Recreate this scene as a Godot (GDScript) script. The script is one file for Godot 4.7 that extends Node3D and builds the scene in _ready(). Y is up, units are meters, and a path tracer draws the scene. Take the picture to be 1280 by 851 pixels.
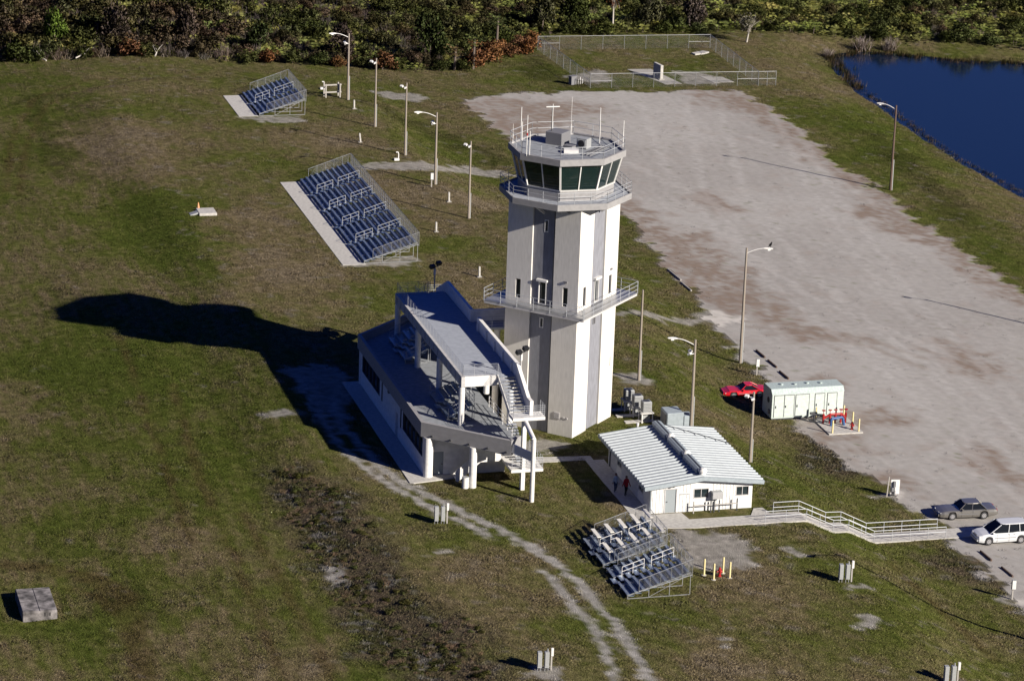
extends Node3D
# Site frame in metres: x runs across the mound towards the gravel lot, z along it; the control tower stands at the origin.
const M_LANE = [[[66.1,-129.1],[56.1,-86.4],[48.2,-37.4],[43.7,8.2],[44.2,8.3],[48.7,-37.4],[56.6,-86.3],[66.5,-129.0]],[[68.2,-128.9],[58.6,-86.1],[50.7,-37.0],[47.3,1.9],[47.8,2.0],[51.2,-37.0],[59.1,-86.0],[68.7,-128.8]],[[58.7,-127.7],[47.0,-83.9],[42.9,-50.3],[42.9,-13.5],[40.0,16.4],[40.6,16.4],[43.5,-13.5],[43.5,-50.3],[47.6,-83.8],[59.3,-127.6]],[[54.4,-128.3],[42.2,-84.6],[37.4,-48.0],[38.0,-11.8],[36.6,24.1],[37.2,24.1],[38.6,-11.8],[38.0,-48.0],[42.7,-84.4],[55.0,-128.1]],[[47.9,-129.1],[40.8,-96.1],[38.3,-67.3],[39.6,-41.6],[47.3,-17.9],[48.0,-18.1],[40.3,-41.7],[39.0,-67.3],[41.5,-96.0],[48.6,-128.9]],[[34.7,-121.6],[36.9,-100.5],[41.7,-77.1],[52.0,-52.0],[52.7,-52.3],[42.4,-77.4],[37.7,-100.6],[35.5,-121.7]],[[37.9,-24.8],[38.5,-6.7],[34.9,15.5],[35.5,15.5],[39.1,-6.7],[38.5,-24.9]],[[39.5,-24.6],[40.0,-6.5],[36.8,15.8],[37.3,15.9],[40.6,-6.4],[40.1,-24.6]],[[56.2,-110.2],[60.5,-101.5],[60.8,-74.6],[61.4,-74.6],[61.1,-101.5],[56.7,-110.5]]]
const M_LOT = [[[25.2,-135.4],[32.8,-136.8],[43.4,-137.0],[56.1,-135.9],[65.1,-134.9],[64.8,-124.7],[64.5,-111.5],[64.1,-95.8],[64.2,-82.6],[64.0,-69.2],[63.9,-56.9],[63.7,-36.5],[63.4,-10.2],[29.1,61.4],[27.6,44.3],[27.1,40.7],[26.9,36.1],[26.4,32.9],[27.2,29.3],[27.5,24.0],[25.9,17.7],[25.4,8.9],[24.4,0.8],[25.5,-7.7],[26.6,-16.2],[25.6,-22.3],[26.7,-34.4],[27.9,-42.9],[28.1,-55.1],[29.9,-73.0],[30.6,-91.7],[28.3,-104.9],[25.8,-115.1],[24.8,-126.5]]]
const M_LITTER = [[[33.0,-91.4],[33.8,-77.7],[34.5,-66.2],[35.3,-53.1],[36.5,-40.7],[36.9,-32.0],[32.4,-33.0],[28.5,-37.0],[27.5,-44.7],[27.7,-58.3],[28.2,-70.5]],[[25.1,-137.3],[33.0,-133.6],[36.3,-125.9],[32.1,-107.3],[26.4,-109.2],[24.2,-120.9]],[[57.2,-135.8],[65.1,-134.9],[64.1,-118.1],[63.6,-106.1],[60.4,-104.8],[60.8,-122.9],[56.6,-130.7]],[[63.6,-106.1],[63.4,-91.2],[63.4,-77.9],[63.6,-58.6],[63.2,-37.5],[61.2,-34.0],[60.9,-59.0],[61.2,-80.1],[60.8,-101.5]],[[28.2,-7.2],[29.4,2.4],[28.1,8.9],[27.1,6.5],[26.1,-1.6]],[[28.0,-13.4],[32.8,-13.9],[32.6,-10.2],[27.5,-9.8]],[[32.5,-6.5],[35.4,-2.5],[33.3,0.7],[31.1,-2.0]],[[28.4,11.1],[31.2,14.8],[29.2,17.0],[27.2,15.2]],[[41.1,-86.5],[44.8,-82.3],[43.7,-73.5],[40.9,-76.7]],[[60.5,-78.3],[60.0,-64.2],[56.9,-61.3],[56.9,-71.6]],[[36.1,-33.5],[39.2,-27.4],[36.0,-23.6],[33.4,-28.3]],[[36.8,-131.3],[44.8,-132.2],[43.7,-125.0],[35.1,-121.7]],[[50.0,-25.7],[52.6,-17.2],[48.8,-12.6],[47.1,-20.8]],[[38.3,7.3],[39.2,16.2],[36.8,18.3],[36.2,11.3]]]
const M_SAND = [[[2.5,29.3],[5.9,30.5],[7.4,35.0],[6.1,38.1],[2.1,38.8],[0.9,37.9],[1.1,33.9]],[[-21.6,-18.3],[-18.4,-19.5],[-16.4,-15.5],[-17.3,-8.5],[-19.6,-3.1],[-21.1,-6.8]],[[-25.4,-6.7],[-23.7,-7.0],[-23.5,-4.9],[-25.3,-4.5]],[[10.3,49.5],[11.7,49.4],[11.9,50.9],[10.6,51.8],[9.9,51.1]],[[-19.3,29.9],[-18.2,29.6],[-17.8,30.9],[-19.2,31.8]],[[12.4,42.7],[14.2,42.5],[14.0,44.0],[12.1,44.4]],[[25.8,41.9],[28.1,43.2],[27.5,44.5],[25.2,43.4]],[[25.4,16.9],[27.8,16.7],[26.8,18.6],[24.3,18.6]],[[9.6,-12.8],[11.8,-11.9],[12.4,-9.4],[10.2,-8.3],[8.7,-11.0]],[[-6.1,4.3],[-1.9,5.4],[-0.1,7.0],[-2.9,8.7],[-6.2,7.3]],[[10.3,33.7],[11.2,33.5],[11.3,35.8],[10.4,36.7]],[[10.3,28.1],[10.4,29.0],[11.2,28.6]],[[-17.4,55.1],[-15.3,55.1],[-15.4,56.6],[-17.0,56.7]],[[-2.0,52.1],[-1.1,52.6],[-1.8,53.4]],[[-7.6,-118.4],[0.4,-117.5],[-0.5,-115.0],[-7.0,-115.8]],[[14.4,-140.8],[19.8,-137.9],[21.7,-135.8],[18.7,-133.5],[15.0,-135.9]],[[2.2,-94.3],[11.2,-93.8],[16.6,-99.4],[21.8,-96.3],[21.1,-93.8],[15.5,-95.2],[10.1,-89.5],[1.9,-90.9]],[[-3.0,-83.2],[-0.8,-83.9],[-0.5,-81.0],[-2.7,-80.3]],[[-23.8,20.0],[-23.7,21.9],[-24.1,22.5]],[[-28.0,29.9],[-26.6,29.1],[-26.1,31.9],[-27.8,33.4]],[[15.3,-31.7],[21.3,-34.0],[26.2,-35.6],[30.0,-33.6],[25.7,-34.0],[20.6,-31.7],[14.8,-30.1]],[[-1.4,-55.1],[0.0,-53.7],[-1.7,-50.3],[-8.0,-51.2],[-7.3,-52.0]],[[42.1,-146.2],[49.2,-148.8],[49.2,-143.0],[45.8,-141.4]],[[58.8,-147.8],[62.9,-146.3],[63.0,-139.4],[58.2,-139.0]],[[26.5,-37.8],[29.3,-38.0],[29.8,-34.5],[27.0,-32.7],[25.9,-34.5]]]
const M_DRY = [[[-21.4,-70.2],[-12.4,-77.4],[-10.0,-62.1],[-8.3,-49.5],[-10.7,-36.8],[-15.4,-32.0],[-20.6,-34.7],[-23.1,-43.4],[-19.7,-57.2]],[[-45.1,14.4],[-41.0,14.0],[-37.4,17.0],[-34.1,21.7],[-35.2,25.7],[-39.0,23.1],[-42.5,19.7],[-45.0,18.5]],[[-52.8,17.3],[-49.1,19.4],[-45.1,23.7],[-42.8,28.1],[-43.2,32.9],[-46.6,29.8],[-49.8,25.2],[-53.4,22.4]],[[-43.7,35.8],[-35.8,34.6],[-31.1,42.8],[-31.6,51.4],[-44.1,46.2]],[[-54.7,34.0],[-50.6,36.5],[-50.4,44.2],[-55.7,43.2]],[[-18.3,32.3],[-11.4,31.7],[-11.2,40.5],[-16.3,49.5],[-19.7,45.5]],[[2.4,36.0],[9.5,35.4],[12.2,41.3],[5.5,50.3],[0.4,46.0]],[[-3.1,48.7],[2.5,51.3],[-2.3,61.3],[-8.2,60.2]],[[0.7,-51.1],[5.1,-47.5],[4.5,-38.7],[-0.2,-33.8],[-0.6,-42.4]],[[0.1,-115.8],[4.3,-107.0],[-0.9,-92.1],[-6.2,-104.3]],[[7.6,-87.2],[13.3,-79.2],[5.0,-50.5],[2.1,-60.4]],[[-28.4,-120.1],[-20.6,-118.4],[-17.7,-94.3],[-24.8,-85.6],[-28.2,-100.0]],[[-45.7,-45.2],[-43.3,-38.5],[-44.5,-16.3],[-49.8,-9.6]],[[43.5,-151.0],[60.4,-156.7],[61.0,-144.0],[47.6,-141.7]],[[0.4,-93.8],[6.8,-83.6],[2.0,-63.6],[1.3,-80.8]],[[7.7,-9.2],[10.0,-6.4],[8.2,-3.1],[6.7,-4.5]]]
const M_GREEN = [[[-41.7,-51.5],[-34.0,-36.2],[-28.9,-28.9],[-27.6,1.6],[-32.2,14.9],[-39.9,11.7],[-44.3,-7.0]],[[-30.1,-86.6],[-18.6,-83.5],[-22.4,-51.7],[-29.6,-54.3]],[[-30.2,15.5],[-28.5,30.6],[-28.8,52.5],[-23.7,54.2],[-27.5,40.9],[-28.8,25.2]],[[6.2,34.8],[24.1,29.7],[26.6,37.6],[23.7,50.9],[11.2,52.9],[7.8,44.0]],[[9.2,6.2],[22.3,4.6],[24.2,21.9],[14.1,26.6],[13.3,20.7]],[[45.6,-158.4],[66.5,-153.4],[66.7,-143.4],[42.3,-139.0]],[[67.1,-131.3],[83.2,-131.0],[78.7,-74.8],[67.3,-46.7],[67.4,-90.6]],[[26.7,-65.6],[26.2,-40.8],[17.0,-31.6],[22.3,-54.3]],[[11.6,-126.1],[18.5,-115.2],[19.5,-87.6],[10.5,-99.2]],[[-38.6,12.3],[-34.1,25.2],[-26.7,28.2],[-29.6,15.8]],[[14.5,-23.4],[24.3,-27.0],[18.9,-3.8],[9.3,-4.1]],[[-35.4,-136.2],[-29.6,-133.6],[-31.3,-105.3],[-38.3,-86.9],[-40.1,-94.9]]]
const M_ROUGH = [[[-28.6,6.8],[-25.1,5.6],[-23.5,16.3],[-22.9,29.4],[-21.0,43.2],[-20.5,56.1],[-26.0,53.5],[-28.7,40.5],[-29.7,25.0]],[[23.9,-2.0],[25.2,5.1],[24.4,13.6],[20.6,11.3]],[[22.0,33.1],[30.9,32.8],[27.1,44.7],[24.6,37.2]]]
const M_DARK = [[[-32.0,-139.2],[-28.7,-138.9],[-30.3,-112.8],[-31.4,-94.2],[-33.4,-96.8],[-33.6,-114.1]],[[10.5,-135.3],[18.7,-116.0],[23.5,-102.4],[21.5,-98.7],[17.5,-111.2],[9.5,-126.0]],[[-47.9,25.1],[-44.6,25.3],[-43.1,28.3],[-43.3,31.5],[-44.9,31.3],[-47.0,28.0]],[[41.0,-158.9],[42.6,-156.1],[44.2,-139.7],[41.2,-135.3],[36.8,-151.8]],[[75.3,-118.0],[74.7,-101.0],[71.5,-75.0],[69.7,-54.4],[68.6,-68.2],[69.8,-94.2]]]
const M_TRACK = [[[-21.1,-16.7],[-21.6,-6.8],[-21.6,-0.0],[-21.0,6.8],[-19.7,13.1],[-18.3,17.0],[-17.1,20.5],[-15.5,24.3],[-13.6,28.2],[-13.0,27.9],[-14.9,24.0],[-16.5,20.3],[-17.7,16.8],[-19.1,12.9],[-20.3,6.7],[-21.0,-0.1],[-21.0,-6.8],[-20.5,-16.7]],[[-19.9,-8.8],[-20.1,-0.9],[-19.9,2.7],[-19.1,9.9],[-17.5,15.7],[-15.8,19.4],[-14.3,23.2],[-12.3,27.3],[-11.0,31.9],[-10.0,35.3],[-9.5,39.2],[-9.2,46.0],[-9.2,52.4],[-9.8,59.9],[-9.1,59.9],[-8.5,52.4],[-8.5,46.0],[-8.8,39.2],[-9.3,35.2],[-10.3,31.7],[-11.6,27.1],[-13.6,22.9],[-15.1,19.1],[-16.8,15.5],[-18.3,9.8],[-19.1,2.6],[-19.4,-0.9],[-19.2,-8.8]],[[-11.7,35.3],[-11.4,37.6],[-11.1,43.8],[-11.1,50.4],[-12.2,59.4],[-11.7,59.5],[-10.5,50.5],[-10.5,43.8],[-10.8,37.6],[-11.1,35.3]]]
const M_RUT = [[[-39.2,-94.5],[-35.9,-117.4],[-31.1,-136.3],[-22.5,-147.0],[-5.4,-152.9],[-5.6,-153.4],[-22.7,-147.4],[-31.5,-136.5],[-36.4,-117.5],[-39.7,-94.6]],[[-38.0,-92.0],[-34.5,-114.6],[-29.7,-132.7],[-21.9,-140.6],[-6.9,-138.9],[-6.9,-139.4],[-22.0,-141.1],[-30.1,-132.9],[-35.0,-114.7],[-38.5,-92.1]],[[-53.3,18.8],[-49.8,21.2],[-46.5,24.7],[-44.9,28.5],[-45.1,35.5],[-45.7,45.8],[-44.1,45.9],[-43.5,35.6],[-43.3,28.3],[-45.1,23.8],[-48.7,20.0],[-52.5,17.5]],[[-48.7,25.1],[-46.5,27.6],[-45.3,32.1],[-45.3,38.4],[-45.8,45.6],[-45.2,45.7],[-44.7,38.4],[-44.7,32.0],[-46.0,27.3],[-48.3,24.7]],[[-32.5,-20.0],[-34.4,6.3],[-34.9,35.1],[-35.3,50.0],[-34.8,50.0],[-34.4,35.1],[-33.9,6.3],[-32.1,-19.9]],[[-35.0,-36.6],[-36.4,-7.4],[-37.5,20.3],[-37.0,20.4],[-36.0,-7.4],[-34.6,-36.6]],[[29.9,-33.6],[35.2,-31.1],[40.9,-25.6],[44.1,-18.4],[44.7,-18.6],[41.4,-25.9],[35.5,-31.6],[30.2,-34.1]],[[29.4,-32.0],[34.5,-29.3],[40.0,-23.3],[42.9,-15.5],[43.5,-15.7],[40.5,-23.6],[34.9,-29.8],[29.7,-32.5]],[[-32.5,14.9],[-31.9,36.3],[-31.9,51.4],[-31.4,51.4],[-31.3,36.3],[-31.9,14.9]],[[19.2,34.0],[19.3,46.0],[20.2,55.3],[20.7,55.2],[19.8,46.0],[19.7,34.0]]]
const CREST = [[-24.3,-135.3],[-24.9,-102.9],[-24.0,-70.6],[-23.6,-43.0],[-25.4,-21.9],[-26.4,-0.9],[-25.5,16.0],[-23.4,31.4],[-19.9,48.8],[-17.5,62.8],[-5.3,79.9],[11.4,68.2],[13.6,51.8],[14.1,38.1],[14.3,29.1],[15.2,20.6],[13.6,8.0],[13.4,-4.6],[15.4,-20.6],[17.3,-32.5],[17.8,-48.6],[16.9,-61.5],[15.0,-71.2],[11.0,-70.3],[10.6,-85.3],[10.1,-99.5],[9.8,-113.7],[9.6,-128.6],[8.4,-135.5],[-3.5,-140.7],[-16.0,-142.1]]
const POND = [[86.9,-159.4],[85.0,-149.3],[83.6,-139.5],[83.5,-128.6],[82.7,-115.2],[82.2,-100.5],[83.1,-92.3],[83.7,-82.5],[85.3,-55.7],[125.0,-139.4],[113.8,-152.2],[104.9,-154.7],[98.0,-159.2],[92.2,-162.0]]
const SCRUB = [[-38.1,-170.7],[-31.9,-167.5],[-20.9,-167.3],[-10.3,-164.1],[-1.0,-160.0],[8.6,-157.5],[12.7,-155.5],[18.8,-152.8],[25.2,-151.1],[29.8,-150.6],[33.4,-154.2],[38.5,-158.1],[43.2,-161.7],[46.5,-172.0],[60.3,-171.6],[72.2,-170.4],[76.7,-172.7],[85.7,-170.0],[96.8,-166.1],[107.9,-162.1],[116.4,-158.5],[125.0,-154.8]]

func _ready() -> void:
	var cam := Camera3D.new()
	add_child(cam)
	cam.position = Vector3(-79.68, 96.0, 267.52)
	cam.rotation_degrees = Vector3(-17.6, -15.7, 2.05)
	cam.fov = 12.1
	cam.near = 1.0
	cam.far = 9000.0
	cam.current = true
	var we := WorldEnvironment.new()
	var env := Environment.new()
	env.background_mode = Environment.BG_SKY
	var sky := Sky.new()
	var sm := ProceduralSkyMaterial.new()
	sm.sky_top_color = Color(0.09, 0.21, 0.52)
	sm.sky_horizon_color = Color(0.36, 0.50, 0.74)
	sm.sky_curve = 0.12
	sm.ground_bottom_color = Color(0.12, 0.11, 0.08)
	sm.ground_horizon_color = Color(0.45, 0.5, 0.55)
	sm.energy_multiplier = 1.0
	sky.sky_material = sm
	env.sky = sky
	env.background_energy_multiplier = 0.39
	env.tonemap_mode = Environment.TONE_MAPPER_LINEAR
	env.tonemap_exposure = 2.15
	env.sdfgi_enabled = true
	env.ssao_enabled = true
	env.ssil_enabled = true
	we.environment = env
	add_child(we)
	var sun := DirectionalLight3D.new()
	add_child(sun)
	sun.light_energy = 1.5
	sun.light_color = Color(1.0, 0.965, 0.91)
	sun.light_angular_distance = 0.5
	sun.shadow_enabled = true
	var az := deg_to_rad(-126.8)
	var el := deg_to_rad(25.7)
	sun.look_at_from_position(Vector3.ZERO, Vector3(cos(az) * cos(el), -sin(el), sin(az) * cos(el)))
	terrain()
	ground()
	materials()
	tower()
	observation()
	office()
	site_objects()
	vegetation()

var used := {}
var M := {}
var hgrid := PackedFloat32Array()
const HX0 := -110.0
const HZ0 := -280.0
const HS := 2.0
const HW := 150
const HH := 200

class MB:
	var v := PackedVector3Array()
	var n := PackedVector3Array()
	var c := PackedColorArray()
	var col := Color(1, 1, 1)
	var colored := false
	func tri(a: Vector3, b: Vector3, d: Vector3) -> void:
		var m := (d - a).cross(b - a).normalized()
		v.append(a); v.append(b); v.append(d)
		n.append(m); n.append(m); n.append(m)
		if colored:
			c.append(col); c.append(col); c.append(col)
	func tri_to(a: Vector3, b: Vector3, d: Vector3, out: Vector3) -> void:
		if (d - a).cross(b - a).dot(out) < 0.0:
			tri(a, d, b)
		else:
			tri(a, b, d)
	func quad_to(a: Vector3, b: Vector3, d: Vector3, e: Vector3, out: Vector3) -> void:
		tri_to(a, b, d, out)
		tri_to(a, d, e, out)
	func hexa(p: Array) -> void:   # 8 corners: bottom ring 0-3, top ring 4-7
		var m := Vector3.ZERO
		for q in p: m += q
		m /= 8.0
		for f in [[0, 1, 2, 3], [4, 5, 6, 7], [0, 1, 5, 4], [1, 2, 6, 5], [2, 3, 7, 6], [3, 0, 4, 7]]:
			var k: Vector3 = (p[f[0]] + p[f[1]] + p[f[2]] + p[f[3]]) / 4.0
			quad_to(p[f[0]], p[f[1]], p[f[2]], p[f[3]], k - m)
	func box(cen: Vector3, size: Vector3, b := Basis()) -> void:
		var s := size / 2.0
		var p := []
		for y in [-1, 1]:
			for q in [[-1, -1], [1, -1], [1, 1], [-1, 1]]:
				p.append(cen + b * Vector3(s.x * q[0], s.y * y, s.z * q[1]))
		hexa(p)
	func bounds(x0: float, x1: float, y0: float, y1: float, z0: float, z1: float) -> void:
		box(Vector3((x0 + x1) / 2, (y0 + y1) / 2, (z0 + z1) / 2), Vector3(absf(x1 - x0), absf(y1 - y0), absf(z1 - z0)))
	func bevel(cen: Vector3, size: Vector3, k: float, b := Basis()) -> void:  # a box with chamfered upright and top edges
		var s := size / 2.0
		var rings := []
		for q in [[-s.y, 0.0], [s.y - k, 0.0], [s.y, k]]:
			var sx: float = s.x - q[1]
			var sz: float = s.z - q[1]
			var r := []
			for w in [[-1, -1, 1, 0], [1, -1, -1, 0], [1, -1, 0, 1], [1, 1, 0, -1], [1, 1, -1, 0], [-1, 1, 1, 0], [-1, 1, 0, -1], [-1, -1, 0, 1]]:
				r.append(cen + b * Vector3(sx * w[0] + k * w[2], q[0], sz * w[1] + k * w[3]))
			rings.append(r)
		loft(rings, true, true)
	func loft(rings: Array, cap0 := true, cap1 := true, smooth := false) -> void:  # closed rings of equal count
		var cs := []
		for r in rings:
			var m := Vector3.ZERO
			for q in r: m += q
			cs.append(m / r.size())
		for i in rings.size() - 1:
			var k: int = rings[i].size()
			var mid: Vector3 = (cs[i] + cs[i + 1]) / 2.0
			for j in k:
				var a: Vector3 = rings[i][j]
				var b: Vector3 = rings[i][(j + 1) % k]
				var d: Vector3 = rings[i + 1][(j + 1) % k]
				var e: Vector3 = rings[i + 1][j]
				var at := v.size()
				quad_to(a, b, d, e, (a + b + d + e) / 4.0 - mid)
				if smooth:
					for t in range(at, v.size()):
						var cc: Vector3 = cs[i] if (v[t].distance_squared_to(a) < 1e-10 or v[t].distance_squared_to(b) < 1e-10) else cs[i + 1]
						var ax: Vector3 = (cs[i + 1] - cs[i]).normalized()
						var w: Vector3 = v[t] - cc
						w -= ax * w.dot(ax)
						if w.length() > 1e-5: n[t] = (w.normalized() + n[t] * 0.25).normalized()
		if cap0: fan(rings[0], cs[0] - cs[1])
		if cap1: fan(rings[-1], cs[-1] - cs[-2])
	func fan(r: Array, out: Vector3) -> void:
		var m := Vector3.ZERO
		for q in r: m += q
		m /= r.size()
		for j in r.size():
			tri_to(m, r[j], r[(j + 1) % r.size()], out)
	func bar(a: Vector3, b: Vector3, w: float, h: float) -> void:
		var z := (b - a).normalized()
		var up := Vector3.UP if absf(z.y) < 0.98 else Vector3.RIGHT
		var x := up.cross(z).normalized()
		box((a + b) / 2.0, Vector3(w, h, a.distance_to(b)), Basis(x, z.cross(x), z))
	func ring(at: Vector3, z: Vector3, r: float, k: int) -> Array:
		var up := Vector3.UP if absf(z.y) < 0.9 else Vector3.RIGHT
		var x := up.cross(z).normalized()
		var y := z.cross(x)
		var o := []
		for j in k:
			o.append(at + x * (cos(TAU * j / k) * r) + y * (sin(TAU * j / k) * r))
		return o
	func tube(a: Vector3, b: Vector3, r: float, k := 6, r2 := -1.0) -> void:
		var z := (b - a).normalized()
		loft([ring(a, z, r, k), ring(b, z, r if r2 < 0 else r2, k)], true, true, k > 4)
	func path(pts: Array, r: float, k := 6) -> void:
		for i in pts.size() - 1:
			tube(pts[i], pts[i + 1], r, k)
	func prism(poly: Array, y0: float, y1: float) -> void:  # poly of Vector2 (x, z)
		var p := PackedVector2Array(poly)
		if Geometry2D.is_polygon_clockwise(p): p.reverse()
		var t := Geometry2D.triangulate_polygon(p)
		for i in range(0, t.size(), 3):
			for s in [[y1, Vector3.UP], [y0, Vector3.DOWN]]:
				var q := []
				for j in 3: q.append(Vector3(p[t[i + j]].x, s[0], p[t[i + j]].y))
				tri_to(q[0], q[1], q[2], s[1])
		for i in p.size():
			var a := p[i]
			var b := p[(i + 1) % p.size()]
			var d := b - a
			quad_to(Vector3(a.x, y0, a.y), Vector3(b.x, y0, b.y), Vector3(b.x, y1, b.y), Vector3(a.x, y1, a.y), Vector3(d.y, 0, -d.x))
	func plate(poly: Array, o: Vector3, ux: Vector3, uy: Vector3, th: float) -> void:  # an outline in the plane (ux, uy) at o, with thickness along ux x uy
		var p := PackedVector2Array(poly)
		if Geometry2D.is_polygon_clockwise(p): p.reverse()
		var t := Geometry2D.triangulate_polygon(p)
		var w := ux.cross(uy).normalized()
		var at := func(q: Vector2, s: float) -> Vector3: return o + ux * q.x + uy * q.y + w * s
		for i in range(0, t.size(), 3):
			tri_to(at.call(p[t[i]], th), at.call(p[t[i + 1]], th), at.call(p[t[i + 2]], th), w)
			tri_to(at.call(p[t[i]], 0.0), at.call(p[t[i + 1]], 0.0), at.call(p[t[i + 2]], 0.0), -w)
		for i in p.size():
			var a := p[i]
			var b := p[(i + 1) % p.size()]
			var d := b - a
			quad_to(at.call(a, 0.0), at.call(b, 0.0), at.call(b, th), at.call(a, th), ux * d.y - uy * d.x)
	func mesh(m: Material) -> ArrayMesh:
		var arr := []
		arr.resize(Mesh.ARRAY_MAX)
		arr[Mesh.ARRAY_VERTEX] = v
		arr[Mesh.ARRAY_NORMAL] = n
		if colored: arr[Mesh.ARRAY_COLOR] = c
		var am := ArrayMesh.new()
		am.add_surface_from_arrays(Mesh.PRIMITIVE_TRIANGLES, arr)
		am.surface_set_material(0, m)
		return am

func numbered(called: String) -> String:
	if not used.has(called):
		used[called] = 0
		return called
	used[called] += 1
	return "%s_%03d" % [called, used[called]]

func thing(called: String, label: String, category: String, at := Vector3.ZERO, turn := 0.0, group := "") -> Node3D:
	var o := Node3D.new()
	o.name = numbered(called)
	add_child(o)
	o.position = at
	o.rotation_degrees.y = turn
	o.set_meta("label", label)
	o.set_meta("category", category)
	if group: o.set_meta("group", group)
	return o

func part(mb: MB, called: String, m: Material, parent: Node3D, label := "") -> MeshInstance3D:
	var o := MeshInstance3D.new()
	o.name = called
	o.mesh = mb.mesh(m)
	if parent == self: o.name = numbered(called)
	parent.add_child(o, true)
	if label: o.set_meta("label", label)
	return o

func share(mesh: Mesh, called: String, parent: Node3D, at := Vector3.ZERO, b := Basis()) -> MeshInstance3D:
	var o := MeshInstance3D.new()
	o.name = called
	o.mesh = mesh
	parent.add_child(o, true)
	o.transform = Transform3D(b, at)
	return o

func struct(mb: MB, called: String, m: Material) -> MeshInstance3D:
	var o := part(mb, called, m, self)
	o.set_meta("kind", "structure")
	return o

func copy(o: Node3D, at: Vector3, turn: float, label: String) -> Node3D:
	var c: Node3D = o.duplicate()
	c.name = numbered(String(o.name).rstrip("0123456789").trim_suffix("_") if String(o.name).right(3).is_valid_int() else String(o.name))
	add_child(c)
	c.position = at
	c.rotation_degrees.y = turn
	if label: c.set_meta("label", label)
	return c

func B() -> MB:
	return MB.new()

func lin(r: float, g: float, b: float) -> Color:
	return Color(r, g, b).linear_to_srgb()

func noise_tex(kind: int, freq: float, octaves: int, lo: float, hi: float, sd: int, size := 512, normal := 0.0) -> NoiseTexture2D:
	var f := FastNoiseLite.new()
	f.noise_type = kind
	f.frequency = freq
	f.fractal_octaves = octaves
	f.seed = sd
	var t := NoiseTexture2D.new()
	t.width = size
	t.height = size
	t.seamless = true
	t.noise = f
	if normal > 0.0:
		t.as_normal_map = true
		t.bump_strength = normal
	else:
		var g := Gradient.new()
		g.set_color(0, Color(lo, lo, lo))
		g.set_color(1, Color(hi, hi, hi))
		t.color_ramp = g
	return t

func mat(key: String, r: float, g: float, b: float, rough := 0.7, metal := 0.0, tex: Texture2D = null, scale := 0.3, spec := 0.5) -> StandardMaterial3D:
	var m := StandardMaterial3D.new()
	m.albedo_color = lin(r, g, b)
	m.roughness = rough
	m.metallic = metal
	m.metallic_specular = spec
	if tex:
		m.albedo_texture = tex
		m.uv1_triplanar = true
		m.uv1_world_triplanar = true
		m.uv1_scale = Vector3(scale, scale, scale)
	M[key] = m
	return m

func sdist(poly: Array, x: float, z: float) -> float:
	var d := 1e18
	var inside := false
	var j := poly.size() - 1
	for i in poly.size():
		var ax: float = poly[j][0]
		var az: float = poly[j][1]
		var bx: float = poly[i][0]
		var bz: float = poly[i][1]
		var ex := bx - ax
		var ez := bz - az
		var t := clampf(((x - ax) * ex + (z - az) * ez) / (ex * ex + ez * ez), 0.0, 1.0)
		var qx := x - ax - ex * t
		var qz := z - az - ez * t
		d = minf(d, qx * qx + qz * qz)
		if (az > z) != (bz > z) and x < (bx - ax) * (z - az) / (bz - az) + ax: inside = not inside
		j = i
	return -sqrt(d) if inside else sqrt(d)

func terrain() -> void:
	hgrid.resize(HW * HH)
	for j in HH:
		for i in HW:
			var x := HX0 + i * HS
			var z := HZ0 + j * HS
			var dc := sdist(CREST, x, z)
			var west := -1.3 * smoothstep(-2.0, 5.0, dc) - 2.2 * smoothstep(3.0, 30.0, dc)
			var h := lerpf(-2.5 * smoothstep(-1.5, 8.0, dc), west, smoothstep(-12.0, -24.0, x))
			var d := sdist(POND, x, z)
			if d < 14.0: h -= 1.5 * (1.0 - smoothstep(0.0, 11.0, d))
			if d < 0.0: h -= minf(1.6, -d * 0.35)
			hgrid[j * HW + i] = h

func gy(x: float, z: float) -> float:
	var u := clampf((x - HX0) / HS, 0.0, HW - 1.001)
	var w := clampf((z - HZ0) / HS, 0.0, HH - 1.001)
	var i := int(u)
	var j := int(w)
	var fu := u - i
	var fw := w - j
	var k := j * HW + i
	var h := lerpf(lerpf(hgrid[k], hgrid[k + 1], fu), lerpf(hgrid[k + HW], hgrid[k + HW + 1], fu), fw)
	if x > 12.0 and x < 24.0 and z > 24.5 and z < 31.0:   # the cutting that the ramp lies in
		var r := 0.06
		if x > 20.2: r = -2.4
		elif x > 17.8: r = lerpf(-1.18, -2.38, (x - 17.8) / 2.4)
		elif x > 16.4: r = -1.16
		elif x > 13.9: r = lerpf(0.06, -1.14, (x - 13.9) / 2.5)
		h = lerpf(h, r - 0.12, smoothstep(2.8, 1.3, absf(z - 27.8)))
	return h

func on(x: float, z: float, dy := 0.0) -> Vector3:
	return Vector3(x, gy(x, z) + dy, z)

# ---- ground cover masks: outlines of lot, sand, dry grass ... filled into images of 0.25 m a pixel, softened, and looked up at every ground vertex
const KX0 := -80.0
const KZ0 := -195.0
const KS := 0.25
const KW := 860
const KH := 1160
var mask := {}

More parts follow.
